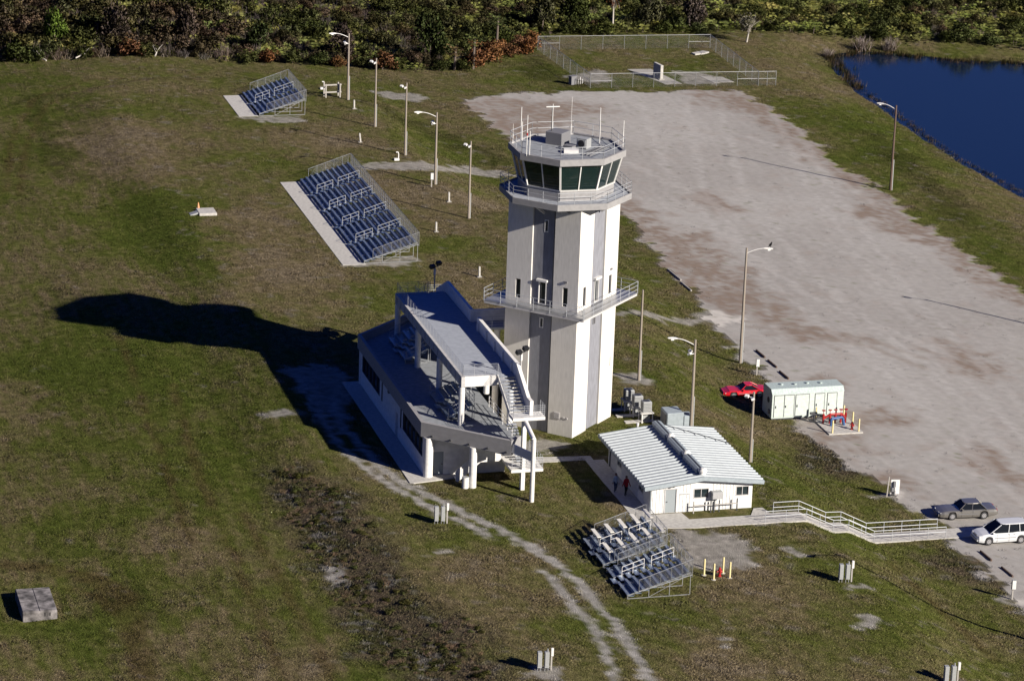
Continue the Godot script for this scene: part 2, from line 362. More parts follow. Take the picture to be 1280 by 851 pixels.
func fill(polys: Array, soft: int) -> Image:
	var im := Image.create(KW, KH, false, Image.FORMAT_RF)
	for poly in polys:
		var z0 := 1e9
		var z1 := -1e9
		for q in poly:
			z0 = minf(z0, q[1])
			z1 = maxf(z1, q[1])
		for j in range(maxi(0, int((z0 - KZ0) / KS)), mini(KH, int((z1 - KZ0) / KS) + 1)):
			var z := KZ0 + (j + 0.5) * KS
			var xs := []
			for i in poly.size():
				var a = poly[i]
				var b = poly[(i + 1) % poly.size()]
				if (a[1] > z) != (b[1] > z): xs.append((b[0] - a[0]) * (z - a[1]) / (b[1] - a[1]) + a[0])
			xs.sort()
			for i in range(0, xs.size() - 1, 2):
				var p := clampi(int((xs[i] - KX0) / KS), 0, KW)
				var q := clampi(int((xs[i + 1] - KX0) / KS) + 1, 0, KW)
				if q > p: im.fill_rect(Rect2i(p, j, q - p, 1), Color(1, 1, 1))
	if soft > 1:
		im.resize(KW / soft, KH / soft, Image.INTERPOLATE_BILINEAR)
		im.resize(KW, KH, Image.INTERPOLATE_CUBIC)
	return im

func look(key: String, x: float, z: float) -> float:
	return mask[key].get_pixel(clampi(int((x - KX0) / KS), 0, KW - 1), clampi(int((z - KZ0) / KS), 0, KH - 1)).r

func noise(freq: float, sd: int, oct := 3) -> FastNoiseLite:
	var f := FastNoiseLite.new()
	f.noise_type = FastNoiseLite.TYPE_SIMPLEX_SMOOTH
	f.frequency = freq
	f.fractal_octaves = oct
	f.seed = sd
	return f

var n_big: FastNoiseLite
var n_mid: FastNoiseLite
var n_small: FastNoiseLite
var n_warp: FastNoiseLite
var n_mow: FastNoiseLite

func lot_at(x: float, z: float) -> float:
	return look("lot", x + n_warp.get_noise_2d(x, z) * 2.2, z + n_warp.get_noise_2d(z + 500.0, x) * 2.2)

func cover(x: float, z: float) -> Color:   # what grows or lies on the ground here: base colours
	var wx := n_warp.get_noise_2d(x, z)
	var wz := n_warp.get_noise_2d(z + 500.0, x)
	var px := x + wx * 3.0
	var pz := z + wz * 3.0
	var sm := n_small.get_noise_2d(x, z)
	var md := n_mid.get_noise_2d(x, z)
	var bg := n_big.get_noise_2d(x, z)
	var mow := n_mow.get_noise_2d(x * 5.0 + wx * 2.0, z * 0.35)
	var dry := 0.40 + bg * 0.75 + md * 0.55 + sm * 0.4 + mow * 0.35
	if x < -22.0: dry += mow * 0.3 - 0.16 * clampf((-22.0 - x) / 6.0, 0.0, 1.0)
	else: dry += 0.06
	dry += look("dry", px, pz) * 0.6 - look("green", px, pz) * 0.42
	var c := Color(0.152, 0.168, 0.044).lerp(Color(0.258, 0.208, 0.115), clampf(dry, 0.0, 1.0))
	c = c.lerp(Color(0.31, 0.25, 0.17), clampf((dry - 1.0) * 1.6, 0.0, 0.8))
	c = c.lerp(Color(0.102, 0.135, 0.026), clampf(-dry * 1.5, 0.0, 0.8))
	var rg: float = look("rough", px, pz)
	if rg > 0.01:
		c = c.lerp(Color(0.205, 0.16, 0.112).lerp(Color(0.10, 0.10, 0.045), clampf(md * 1.6 + sm * 1.5 + 0.35, 0.0, 1.0)), rg * 0.85)
		if sm + md > 0.55: c = c.lerp(Color(0.30, 0.28, 0.25), rg * 0.8)
	c = c.lerp(Color(0.055, 0.06, 0.02), look("dark", px, pz) * 0.5)
	c = c.lerp(Color(0.135, 0.095, 0.045), clampf(look("rut", x + wx * 0.3, z) * (0.55 + md * 0.6), 0.0, 0.6))
	# bare shell fragments showing through thin turf
	var bare := clampf((n_mid.get_noise_2d(x * 1.7 + 90.0, z * 1.7) + sm * 0.6 - 0.52) * 4.0, 0.0, 0.55)
	if x > -24.0: c = c.lerp(Color(0.27, 0.24, 0.205), bare)
	var lot := clampf((lot_at(x, z) - 0.5 + sm * 0.55 + md * 0.25) * 3.0 + 0.5, 0.0, 1.0)
	if lot > 0.0:
		var g := Color(0.365, 0.349, 0.332).lerp(Color(0.315, 0.298, 0.282), clampf(0.5 + bg * 1.1 + mow * 0.5, 0.0, 1.0))
		g = g.lerp(Color(0.29, 0.25, 0.222), clampf(md * 0.8 + sm * 0.4 - 0.2, 0.0, 0.5))
		var li := clampf(look("litter", px, pz) * (1.0 + md * 0.7 + sm * 0.7), 0.0, 0.95)
		g = g.lerp(Color(0.215, 0.168, 0.138), li * clampf(0.75 + sm * 0.9 + md * 0.5, 0.2, 1.0))
		g = g.lerp(Color(0.24, 0.20, 0.17), clampf(look("rut", x, z) * 0.5, 0.0, 1.0))
		g = g.lerp(Color(0.43, 0.415, 0.40), clampf(look("lane", x + wx * 0.4, z + wz * 0.4) * (0.35 + md + sm), 0.0, 0.4))
		c = c.lerp(g, lot)
	var sand := clampf((look("sand", x + wx * 1.2, z + wz * 1.2) - 0.5 + sm * 0.7 + md * 0.3) * 2.5 + 0.5, 0.0, 1.0) * clampf(look("sand", x + wx * 1.2, z + wz * 1.2) * 3.0, 0.0, 1.0)
	c = c.lerp(Color(0.53, 0.50, 0.465), sand * 0.85)
	var tr := clampf((look("track", x + wx * 0.35, z + wz * 0.35) + sm * 0.7 + md * 0.3 - 0.25) * 1.8, 0.0, 1.0) * clampf(look("track", x + wx * 0.35, z) * 4.0, 0.0, 1.0)
	c = c.lerp(Color(0.58, 0.555, 0.525), tr * 0.9)
	c *= 1.0 + sm * 0.30 * (1.0 - lot * 0.75)
	return c

func ground() -> void:
	for k in [["lot", M_LOT, 4], ["litter", M_LITTER, 14], ["sand", M_SAND, 4], ["dry", M_DRY, 20], ["green", M_GREEN, 20], ["rough", M_ROUGH, 12], ["dark", M_DARK, 10], ["track", M_TRACK, 2], ["rut", M_RUT, 2], ["lane", M_LANE, 2]]:
		mask[k[0]] = fill(k[1], k[2])
	n_big = noise(0.03, 3, 3)
	n_mid = noise(0.16, 7, 3)
	n_small = noise(0.75, 11, 3)
	n_warp = noise(0.22, 17, 3)
	n_mow = noise(0.25, 23, 2)
	var gm := mat("grass_ground", 1, 1, 1, 0.95)
	var lm := mat("lot_ground", 1, 1, 1, 0.95)
	for q in [[gm, 0.6, 41, 5.0], [lm, 0.9, 47, 0.5]]:
		var m: StandardMaterial3D = q[0]
		m.vertex_color_use_as_albedo = true
		m.metallic_specular = 0.06
		m.albedo_texture = noise_tex(FastNoiseLite.TYPE_SIMPLEX, 0.16, 4, q[1], 1.0, q[2], 1024)
		m.normal_enabled = true
		m.normal_texture = noise_tex(FastNoiseLite.TYPE_SIMPLEX, 0.2, 3, 0, 1, q[2] + 1, 1024, q[3])
		m.normal_scale = 1.0
		m.detail_enabled = true
		m.detail_blend_mode = BaseMaterial3D.BLEND_MODE_MUL
		m.detail_uv_layer = BaseMaterial3D.DETAIL_UV_2
		m.detail_albedo = noise_tex(FastNoiseLite.TYPE_SIMPLEX, 0.05, 4, 0.78 if m == gm else 0.93, 1.0, q[2] + 2, 512)
	var dx := 0.4
	var dz := 0.5
	var nx := 538
	var nz := 580
	var vs := PackedVector3Array()
	var cs := PackedColorArray()
	var uv := PackedVector2Array()
	var uw := PackedVector2Array()
	var ns := PackedVector3Array()
	var lots := PackedByteArray()
	for j in nz:
		var z := KZ0 + j * dz
		for i in nx:
			var x := KX0 + i * dx
			var h := gy(x, z)
			var nrm := Vector3(gy(x - 0.6, z) - gy(x + 0.6, z), 1.2, gy(x, z - 0.6) - gy(x, z + 0.6)).normalized()
			var edge := clampf(minf(minf(i, nx - 1 - i), minf(j, nz - 1 - j)) / 12.0, 0.0, 1.0)
			h = lerpf(-2.5, h, edge)
			h += (n_mid.get_noise_2d(x, z) * 0.05) * edge
			vs.append(Vector3(x, h, z))
			ns.append(nrm)
			cs.append(cover(x, z))
			uv.append(Vector2(x, z) / 21.0)
			uw.append(Vector2(x * 0.8 + z * 0.6, z * 0.8 - x * 0.6) / 33.0)
			lots.append(1 if lot_at(x, z) > 0.5 else 0)
	for w in 2:
		var idx := PackedInt32Array()
		for j in nz - 1:
			for i in nx - 1:
				var a := j * nx + i
				if lots[a] != w: continue
				idx.append_array([a, a + 1, a + nx + 1, a, a + nx + 1, a + nx])
		var arr := []
		arr.resize(Mesh.ARRAY_MAX)
		arr[Mesh.ARRAY_VERTEX] = vs
		arr[Mesh.ARRAY_NORMAL] = ns
		arr[Mesh.ARRAY_COLOR] = cs
		arr[Mesh.ARRAY_TEX_UV] = uv
		arr[Mesh.ARRAY_TEX_UV2] = uw
		arr[Mesh.ARRAY_INDEX] = idx
		var am := ArrayMesh.new()
		am.add_surface_from_arrays(Mesh.PRIMITIVE_TRIANGLES, arr)
		am.surface_set_material(0, [gm, lm][w])
		var o := MeshInstance3D.new()
		o.name = ["ground", "gravel_lot"][w]
		o.mesh = am
		o.set_meta("kind", "structure")
		add_child(o)
	# the plain beyond, out to the horizon
	var far := B()
	far.colored = true
	far.col = Color(0.07, 0.075, 0.03)
	var x1 := KX0 + (nx - 1) * dx
	var z1 := KZ0 + (nz - 1) * dz
	var R := 4000.0
	for q in [[-R, -R, R, KZ0], [-R, z1, R, R], [-R, KZ0, KX0, z1], [x1, KZ0, R, z1]]:
		far.quad_to(Vector3(q[0], -2.5, q[1]), Vector3(q[2], -2.5, q[1]), Vector3(q[2], -2.5, q[3]), Vector3(q[0], -2.5, q[3]), Vector3.UP)
	var fm := mat("plain", 1, 1, 1, 0.95, 0.0, noise_tex(FastNoiseLite.TYPE_SIMPLEX, 0.03, 5, 0.5, 1.3, 5), 0.02)
	fm.vertex_color_use_as_albedo = true
	struct(far, "plain", fm)
	# pond
	var wa := B()
	var pts := []
	for q in POND: pts.append(Vector2(q[0], q[1]))
	var grown := Geometry2D.offset_polygon(PackedVector2Array(pts), 1.2)
	wa.prism(Array(grown[0]), -4.4, -3.95)
	var wm := mat("water", 0.004, 0.010, 0.028, 0.06)
	wm.metallic_specular = 0.5
	wm.normal_enabled = true
	wm.normal_texture = noise_tex(FastNoiseLite.TYPE_SIMPLEX, 0.03, 3, 0, 1, 71, 512, 1.2)
	wm.normal_scale = 0.25
	wm.uv1_triplanar = true
	wm.uv1_world_triplanar = true
	wm.uv1_scale = Vector3.ONE * 0.15
	struct(wa, "pond_water", wm)

func materials() -> void:
	var cloud := noise_tex(FastNoiseLite.TYPE_SIMPLEX, 0.012, 5, 0.90, 1.0, 101)
	var fine := noise_tex(FastNoiseLite.TYPE_SIMPLEX, 0.08, 4, 0.85, 1.0, 102)
	var blot := noise_tex(FastNoiseLite.TYPE_SIMPLEX, 0.02, 5, 0.84, 1.0, 103)
	var stain := noise_tex(FastNoiseLite.TYPE_SIMPLEX, 0.006, 4, 0.35, 1.0, 104)
	mat("stained", 0.27, 0.25, 0.25, 0.95, 0.0, stain, 0.25)
	mat("desk", 0.62, 0.60, 0.55, 0.6, 0.0, cloud, 0.6)
	var streak := noise_tex(FastNoiseLite.TYPE_SIMPLEX, 0.02, 6, 0.89, 1.0, 106)
	var w := mat("stucco", 0.58, 0.56, 0.53, 0.9, 0.0, cloud, 0.12)
	w.albedo_texture = streak
	w.uv1_scale = Vector3(0.5, 0.06, 0.5)   # rain streaks run down the wall
	mat("stucco_plain", 0.70, 0.68, 0.65, 0.85, 0.0, cloud, 0.2)
	var gpan := mat("grey_stucco", 0.20, 0.205, 0.235, 0.9, 0.0, blot, 0.1)
	gpan.uv1_scale = Vector3(0.30, 0.06, 0.30)
	mat("white_paint", 0.62, 0.61, 0.595, 0.55, 0.0, cloud, 0.3)
	mat("grey_trim", 0.42, 0.41, 0.41, 0.7, 0.0, cloud, 0.3)
	mat("beige_trim", 0.245, 0.24, 0.245, 0.75, 0.0, cloud, 0.25)
	mat("roof_deck", 0.225, 0.24, 0.262, 0.85, 0.0, blot, 0.12)
	mat("deck_coat", 0.27, 0.29, 0.33, 0.8, 0.0, cloud, 0.2)
	mat("concrete", 0.42, 0.405, 0.38, 0.92, 0.0, blot, 0.18)
	mat("old_concrete", 0.33, 0.315, 0.29, 0.95, 0.0, blot, 0.6)
	mat("galvanised", 0.46, 0.47, 0.49, 0.42, 0.75, fine, 0.8)
	mat("aluminium", 0.52, 0.55, 0.60, 0.38, 0.85, fine, 0.5)
	mat("plank_metal", 0.31, 0.385, 0.49, 0.36, 0.8, fine, 0.4)
	mat("rail_paint", 0.36, 0.375, 0.40, 0.5, 0.3)
	mat("dark_metal", 0.06, 0.062, 0.07, 0.5, 0.4)
	mat("black", 0.012, 0.012, 0.014, 0.5)
	mat("console", 0.20, 0.24, 0.24, 0.6)
	mat("rubber", 0.018, 0.018, 0.02, 0.85)
	mat("pane", 0.012, 0.02, 0.024, 0.04)
	var gl := mat("cab_glass", 0.008, 0.02, 0.02, 0.02)
	gl.transparency = BaseMaterial3D.TRANSPARENCY_ALPHA
	gl.albedo_color.a = 0.7
	var wood := mat("pole_wood", 0.25, 0.215, 0.18, 0.9, 0.0, blot, 0.5)
	wood.uv1_scale = Vector3(3.0, 0.25, 3.0)
	mat("grey_wood", 0.34, 0.32, 0.30, 0.9, 0.0, blot, 0.7)
	mat("dark_wood", 0.10, 0.065, 0.05, 0.9, 0.0, blot, 0.5)
	mat("yellow", 0.60, 0.52, 0.27, 0.6, 0.0, cloud, 1.0)
	mat("red_paint", 0.27, 0.012, 0.012, 0.4)
	mat("blue_paint", 0.03, 0.075, 0.2, 0.4)
	mat("box_grey", 0.32, 0.33, 0.335, 0.55, 0.2, cloud, 0.8)
	mat("dark_grey", 0.13, 0.13, 0.14, 0.6)
	mat("shelter", 0.46, 0.52, 0.49, 0.6, 0.0, cloud, 0.35)
	mat("shelter_roof", 0.38, 0.45, 0.445, 0.6, 0.0, blot, 0.3)
	mat("roof_white", 0.315, 0.345, 0.37, 0.5, 0.1, cloud, 0.2)
	mat("siding", 0.60, 0.605, 0.60, 0.6, 0.0, cloud, 0.3)
	mat("fascia_blue", 0.26, 0.30, 0.33, 0.6, 0.0, cloud, 0.3)
	mat("door_grey", 0.21, 0.235, 0.25, 0.6)
	mat("lens", 0.7, 0.7, 0.68, 0.25)
	mat("bark", 0.11, 0.085, 0.07, 0.95, 0.0, blot, 1.0)
	mat("pale_bark", 0.42, 0.39, 0.35, 0.9, 0.0, blot, 1.0)
	mat("cone", 0.6, 0.27, 0.13, 0.6)

func wall_holes(mb: MB, o: Vector3, ux: Vector3, uy: Vector3, w: float, h: float, holes: Array, depth := 0.15) -> void:
	# a wall face w x h from o; holes are [x0, x1, y0, y1] with reveals of that depth
	var xs := [0.0, w]
	var ys := [0.0, h]
	for q in holes:
		xs.append_array([q[0], q[1]])
		ys.append_array([q[2], q[3]])
	xs.sort()
	ys.sort()
	var nrm := ux.cross(uy).normalized()
	for i in xs.size() - 1:
		for j in ys.size() - 1:
			if xs[i + 1] - xs[i] < 1e-4 or ys[j + 1] - ys[j] < 1e-4: continue
			var cx: float = (xs[i] + xs[i + 1]) / 2
			var cy: float = (ys[j] + ys[j + 1]) / 2
			var open := false
			for q in holes:
				if cx > q[0] and cx < q[1] and cy > q[2] and cy < q[3]: open = true
			if open: continue
			mb.quad_to(o + ux * xs[i] + uy * ys[j], o + ux * xs[i + 1] + uy * ys[j], o + ux * xs[i + 1] + uy * ys[j + 1], o + ux * xs[i] + uy * ys[j + 1], nrm)
	for q in holes:
		var a := [o + ux * q[0] + uy * q[2], o + ux * q[1] + uy * q[2], o + ux * q[1] + uy * q[3], o + ux * q[0] + uy * q[3]]
		var mid: Vector3 = (a[0] + a[2]) / 2
		for k in 4:
			var p: Vector3 = a[k]
			var r: Vector3 = a[(k + 1) % 4]
			mb.quad_to(p, r, r - nrm * depth, p - nrm * depth, mid - (p + r) / 2)

func rail(mb: MB, pts: Array, h := 1.07, rails := 3, gap := 1.5, r := 0.022, closed := false) -> void:
	var n := pts.size()
	for i in (n if closed else n - 1):
		var a: Vector3 = pts[i]
		var b: Vector3 = pts[(i + 1) % n]
		for k in rails:
			var y := h * (k + 1.0) / rails
			mb.tube(a + Vector3.UP * y, b + Vector3.UP * y, r, 5)
		var steps := maxi(1, roundi(a.distance_to(b) / gap))
		for k in steps + (0 if (closed or i < n - 2) else 1):
			var p := a.lerp(b, float(k) / steps)
			mb.tube(p, p + Vector3.UP * h, r * 1.1, 5)

func octv(r: float, y: float) -> Array:
	var o := []
	for k in 8:
		var t := deg_to_rad(22.5 + 45.0 * k)
		o.append(Vector3(cos(t) * r, y, sin(t) * r))
	return o

func window(parent: Node3D, o: Vector3, ux: Vector3, uy: Vector3, q: Array, depth: float, frame: Material, bars := 0, called := "window", proud := 0.02) -> Node3D:
	# frame > pane (and glazing bars) seated in the hole q of a wall
	var nrm := ux.cross(uy).normalized()
	var f := B()
	var w := 0.07
	var rt := Basis(ux, uy, nrm)
	var c: Vector3 = o + ux * ((q[0] + q[1]) / 2.0) + uy * ((q[2] + q[3]) / 2.0)
	var W: float = q[1] - q[0]
	var H: float = q[3] - q[2]
	for s in [-1, 1]:
		f.box(c + ux * (s * (W / 2 - w / 2)) - nrm * (depth / 2 - proud / 2), Vector3(w, H - 0.004, depth + proud), rt)
		f.box(c + uy * (s * (H / 2 - w / 2)) - nrm * (depth / 2 - proud / 2), Vector3(W - 2 * w - 0.004, w, depth + proud), rt)
	for k in bars:
		f.box(c + ux * (W * ((k + 1.0) / (bars + 1.0) - 0.5)) - nrm * (depth * 0.5), Vector3(0.05, H - 2 * w, depth * 0.8), rt)
	var fr := part(f, called, frame, parent)
	var n := bars + 1
	for k in n:
		var p := B()
		p.box(c + ux * (W * ((k + 0.5) / n - 0.5)) - nrm * (depth * 0.75), Vector3(W / n - 0.05, H - 2 * w + 0.01, 0.02), rt)
		part(p, "pane", M.pane, fr)
	return fr

func tower() -> void:
	var t := thing("control_tower", "tall square white control tower with grey stripes and eight-sided glass cab", "tower", Vector3.ZERO, -45.0)
	var wall := B()
	var wins := []
	for f in 4:
		var rt := Basis(Vector3.UP, PI / 2 * f)
		var ux := rt * Vector3.RIGHT
		var nz := rt * Vector3.BACK
		var L := nz * 3.7 - ux * 3.7
		var hl := [[1.0, 1.5, 12.2, 13.95]]
		var hr := [[1.0, 1.5, 12.2, 13.95]]
		wall_holes(wall, L, ux, Vector3.UP, 2.55, 21.4, hl, 0.3)
		wall_holes(wall, L + ux * 4.85, ux, Vector3.UP, 2.55, 21.4, hr, 0.3)
		for s in [-1, 1]:
			wall.quad_to(nz * 3.7 + ux * (1.15 * s), nz * 3.52 + ux * (1.15 * s), nz * 3.52 + ux * (1.15 * s) + Vector3.UP * 21.4, nz * 3.7 + ux * (1.15 * s) + Vector3.UP * 21.4, ux * -s)
		wins.append([L, ux, hl[0]])
		wins.append([L + ux * 4.85, ux, hr[0]])
		var g := B()
		var gh := [[0.75, 1.55, 11.95, 14.1], [0.95, 1.35, 9.75, 10.7]]
		if f % 2 == 0: gh.append([1.1, 1.5, 18.7, 19.85])
		else: gh = [gh[0]]
		var go := nz * 3.52 - ux * 1.15
		wall_holes(g, go, ux, Vector3.UP, 2.3, 21.4, gh, 0.2)
		part(g, "grey_panel", M.grey_stucco, t, "recessed grey painted stripe up the middle of the shaft")
		for k in gh.size():
			var wn := window(t, go, ux, Vector3.UP, gh[k], 0.2, M.white_paint, 0, "glazed_door" if k == 0 else "window", 0.1 if k == 0 else 0.02)
			if k == 0:
				var hood := B()
				hood.box(nz * 3.66 + Vector3.UP * 14.22, Vector3(1.1, 0.2, 0.35), rt)
				part(hood, "hood", M.white_paint, wn)
		if f == 1:
			for s in [-0.15, 0.15]:
				var vb := B()
				vb.box(nz * 3.56 + ux * (s - 0.1) + Vector3.UP * 10.3, Vector3(0.16, 0.8, 0.06), rt)
				part(vb, "vent", M.dark_grey, t)
		var dl := B()
		dl.box(nz * 3.74 + ux * 2.45 + Vector3.UP * 14.5, Vector3(0.3, 0.16, 0.14), rt)
		part(dl, "wall_light", M.dark_grey, t)
		dl = B()
		dl.box(nz * 3.74 + ux * 2.45 + Vector3.UP * 21.0, Vector3(0.3, 0.16, 0.14), rt)
		part(dl, "wall_light", M.dark_grey, t)
	part(wall, "shaft_wall", M.stucco, t)
	for q in wins:
		window(t, q[0], q[1], Vector3.UP, q[2], 0.3, M.dark_metal, 0, "window", -0.12)
	# fittings on the face towards the observation building
	var m := B()
	m.tube(Vector3(1.08, 0.0, 3.62), Vector3(1.08, 21.3, 3.62), 0.07, 8)
	part(m, "downpipe", M.dark_metal, t)
	m = B()
	m.tube(Vector3(-3.95, 6.0, -3.3), Vector3(-3.95, 21.0, -3.3), 0.06, 8)
	part(m, "conduit", M.white_paint, t)
	m = B()
	m.box(Vector3(2.05, 1.85, 3.725), Vector3(0.62, 0.62, 0.05))
	for k in 5: m.box(Vector3(2.05, 1.62 + k * 0.115, 3.76), Vector3(0.54, 0.03, 0.03))
	part(m, "louvre", M.grey_trim, t)
	for x in [2.75, 3.1]:
		m = B()
		m.box(Vector3(x, 1.75, 3.73), Vector3(0.16, 0.16, 0.06))
		part(m, "outlet_box", M.grey_trim, t)
	m = B()
	m.box(Vector3(3.74, 5.6, -3.2), Vector3(0.12, 0.9, 0.45))
	part(m, "junction_box", M.white_paint, t)
	# middle walkway
	for f in 4:
		var rt := Basis(Vector3.UP, PI / 2 * f)
		m = B()
		m.box(rt * Vector3(-0.725, 11.83, 4.44), Vector3(8.85, 0.1, 1.42), rt)
		part(m, "walkway_deck", M.galvanised, t)
		m = B()
		m.box(rt * Vector3(0, 11.72, 5.09), Vector3(10.17, 0.3, 0.1), rt)
		part(m, "edge_beam", M.grey_trim, t)
		for k in 5:
			m = B()
			var x := -4.0 + k * 2.0
			m.hexa([rt * Vector3(x - 0.06, 11.3, 3.7), rt * Vector3(x + 0.06, 11.3, 3.7), rt * Vector3(x + 0.06, 11.6, 5.0), rt * Vector3(x - 0.06, 11.6, 5.0), rt * Vector3(x - 0.06, 11.77, 3.7), rt * Vector3(x + 0.06, 11.77, 3.7), rt * Vector3(x + 0.06, 11.77, 5.0), rt * Vector3(x - 0.06, 11.77, 5.0)])
			part(m, "bracket", M.white_paint, t)
		m = B()
		rail(m, [rt * Vector3(-5.1, 11.8, 5.17), rt * Vector3(5.1, 11.8, 5.17)], 1.15, 3, 1.7, 0.024)
		part(m, "railing", M.rail_paint, t)
	# upper walkway round the cab
	m = B()
	m.loft([octv(5.3, 21.42), octv(5.86, 21.55), octv(5.86, 21.86)])
	part(m, "balcony_floor", M.deck_coat, t)
	var ro := octv(6.0, 21.4)
	var ri := octv(5.87, 21.4)
	for k in 8:
		m = B()
		var p := []
		for y in [0.0, 0.56]:
			for q in [ro[k], ro[(k + 1) % 8], ri[(k + 1) % 8], ri[k]]: p.append(q + Vector3.UP * y)
		m.hexa(p)
		part(m, "fascia_panel", M.beige_trim, t)
		m = B()
		var ra := octv(5.94, 21.94)
		rail(m, [ra[k], ra[(k + 1) % 8]], 1.07, 3, 1.55, 0.022)
		part(m, "railing", M.rail_paint, t)
		var a: Vector3 = (ro[k] + ro[(k + 1) % 8]) / 2
		var d := Vector3(a.x, 0, a.z).normalized()
		m = B()
		m.bar(a - d * 0.2 + Vector3.UP * 0.06, a - d * 1.8 - Vector3.UP * 0.9, 0.16, 0.2)
		part(m, "bracket", M.grey_trim, t)
	m = B()
	m.loft([octv(4.35, 21.86), octv(4.35, 22.78)])
	part(m, "cab_wall", M.beige_trim, t)
	m = B()
	m.loft([octv(4.42, 22.78), octv(4.46, 22.9)])
	part(m, "window_sill", M.white_paint, t)
	m = B()
	m.loft([octv(4.1, 22.9), octv(4.1, 22.94)])
	part(m, "cab_floor", M.grey_trim, t)
	m = B()
	for k in 8:
		var q := octv(3.7, 22.95)
		var q2 := octv(3.1, 22.95)
		m.hexa([q[k], q[(k + 1) % 8], q2[(k + 1) % 8], q2[k], q[k] + Vector3.UP * 0.45, q[(k + 1) % 8] + Vector3.UP * 0.45, q2[(k + 1) % 8] + Vector3.UP * 0.62, q2[k] + Vector3.UP * 0.62])
	part(m, "control_desk", M.console, t)
	m = B()
	m.box(Vector3(0, 24.1, 0), Vector3(1.6, 2.4, 1.6))
	part(m, "stair_core", M.stucco_plain, t)
	var g0 := octv(4.36, 22.9)
	var g1 := octv(5.0, 25.32)
	for k in 8:
		var a0: Vector3 = g0[k]
		var b0: Vector3 = g0[(k + 1) % 8]
		var a1: Vector3 = g1[k]
		var b1: Vector3 = g1[(k + 1) % 8]
		m = B()
		m.bar(a0, a1, 0.16, 0.16)
		part(m, "mullion", M.white_paint, t)
		m = B()
		m.bar((a0 + b0) / 2, (a1 + b1) / 2, 0.09, 0.12)
		part(m, "mullion", M.white_paint, t)
		var inw := -((a0 + b0) / 2)
		inw.y = 0
		inw = inw.normalized() * 0.02
		for s in 2:
			m = B()
			var e0 := a0.lerp(b0, 0.5 * s)
			var e1 := a0.lerp(b0, 0.5 * s + 0.5)
			var h0 := a1.lerp(b1, 0.5 * s)
			var h1 := a1.lerp(b1, 0.5 * s + 0.5)
			m.hexa([e0, e1, e1 + inw, e0 + inw, h0, h1, h1 + inw, h0 + inw])
			part(m, "pane", M.cab_glass, t)
	m = B()
	m.loft([octv(5.02, 25.32), octv(5.02, 25.72)])
	part(m, "roof_slab", M.roof_deck, t)
	ro = octv(5.32, 25.3)
	ri = octv(5.03, 25.3)
	for k in 8:
		m = B()
		var p := []
		for y in [0.0, 0.58]:
			for q in [ro[k], ro[(k + 1) % 8], ri[(k + 1) % 8], ri[k]]: p.append(q + Vector3.UP * y)
		m.hexa(p)
		part(m, "fascia_panel", M.beige_trim, t)
		m = B()
		var ra := octv(5.15, 25.86)
		rail(m, [ra[k], ra[(k + 1) % 8]], 1.1, 2, 2.0, 0.026)
		part(m, "railing", M.rail_paint, t)
	# roof plant: in tower axes, x to the lit face, z to the shaded one
	m = B()
	m.bevel(Vector3(-1.5, 26.3, -1.0), Vector3(1.7, 1.15, 1.7), 0.05)
	part(m, "roof_hatch", M.dark_grey, t)
	m = B()
	m.box(Vector3(1.2, 26.2, -0.9), Vector3(1.0, 0.9, 0.9))
	m.box(Vector3(1.2, 26.2, -0.42), Vector3(0.8, 0.7, 0.06))
	part(m, "air_handler", M.box_grey, t)
	m = B()
	m.tube(Vector3(1.2, 26.2, -0.40), Vector3(1.2, 26.2, -0.36), 0.33, 12)
	part(m, "fan", M.black, t)
	m = B()
	m.box(Vector3(0.5, 25.95, 0.5), Vector3(0.9, 0.4, 0.7))
	part(m, "equipment_box", M.dark_grey, t)
	m = B()
	m.box(Vector3(1.2, 25.9, 1.4), Vector3(1.3, 0.3, 0.7), Basis(Vector3.UP, 0.5))
	part(m, "equipment_box", M.white_paint, t)
	for k in 3:
		m = B()
		m.bar(Vector3(2.2 + k * 0.35, 25.8, -2.5), Vector3(2.4 + k * 0.35, 25.8, 1.5), 0.09, 0.09)
		part(m, "cable_tray", M.dark_grey, t)
	var whips := [[162.0, 4.9, 2.3, 0], [148.0, 5.0, 1.7, 0], [151.0, 5.1, 3.1, 0], [225.0, 4.8, 2.4, 0], [240.0, 2.0, 2.7, 1], [262.0, 3.4, 2.6, 2], [322.0, 5.0, 2.2, 0], [8.0, 5.05, 1.9, 0], [345.0, 3.4, 1.6, 0], [290.0, 4.9, 2.9, 3], [205.0, 4.95, 1.2, 3]]
	for q in whips:
		var a := deg_to_rad(q[0] - 45.0)
		var p := Vector3(cos(a) * q[1], 25.75, sin(a) * q[1])
		m = B()
		m.tube(p, p + Vector3.UP * 1.0, 0.035, 6)
		var hi: float = q[2] + 0.6
		if q[3] != 3: m.tube(p + Vector3.UP * 1.0, p + Vector3.UP * hi, 0.042, 6, 0.03)
		else: m.tube(p + Vector3.UP * 1.0, p + Vector3.UP * hi, 0.015, 4)
		if q[3] == 2:
			m.bar(p + Vector3(-0.45, hi - 0.25, 0.45), p + Vector3(0.45, hi - 0.25, -0.45), 0.08, 0.08)
		part(m, "antenna", M.dark_metal if q[3] == 1 else M.white_paint, t)
	m = B()
	m.tube(Vector3(cos(deg_to_rad(106.0)) * 5.1, 27.6, sin(deg_to_rad(106.0)) * 5.1), Vector3(cos(deg_to_rad(106.0)) * 5.1, 27.85, sin(deg_to_rad(106.0)) * 5.1), 0.07, 8)
	part(m, "obstruction_light", M.red_paint, t)

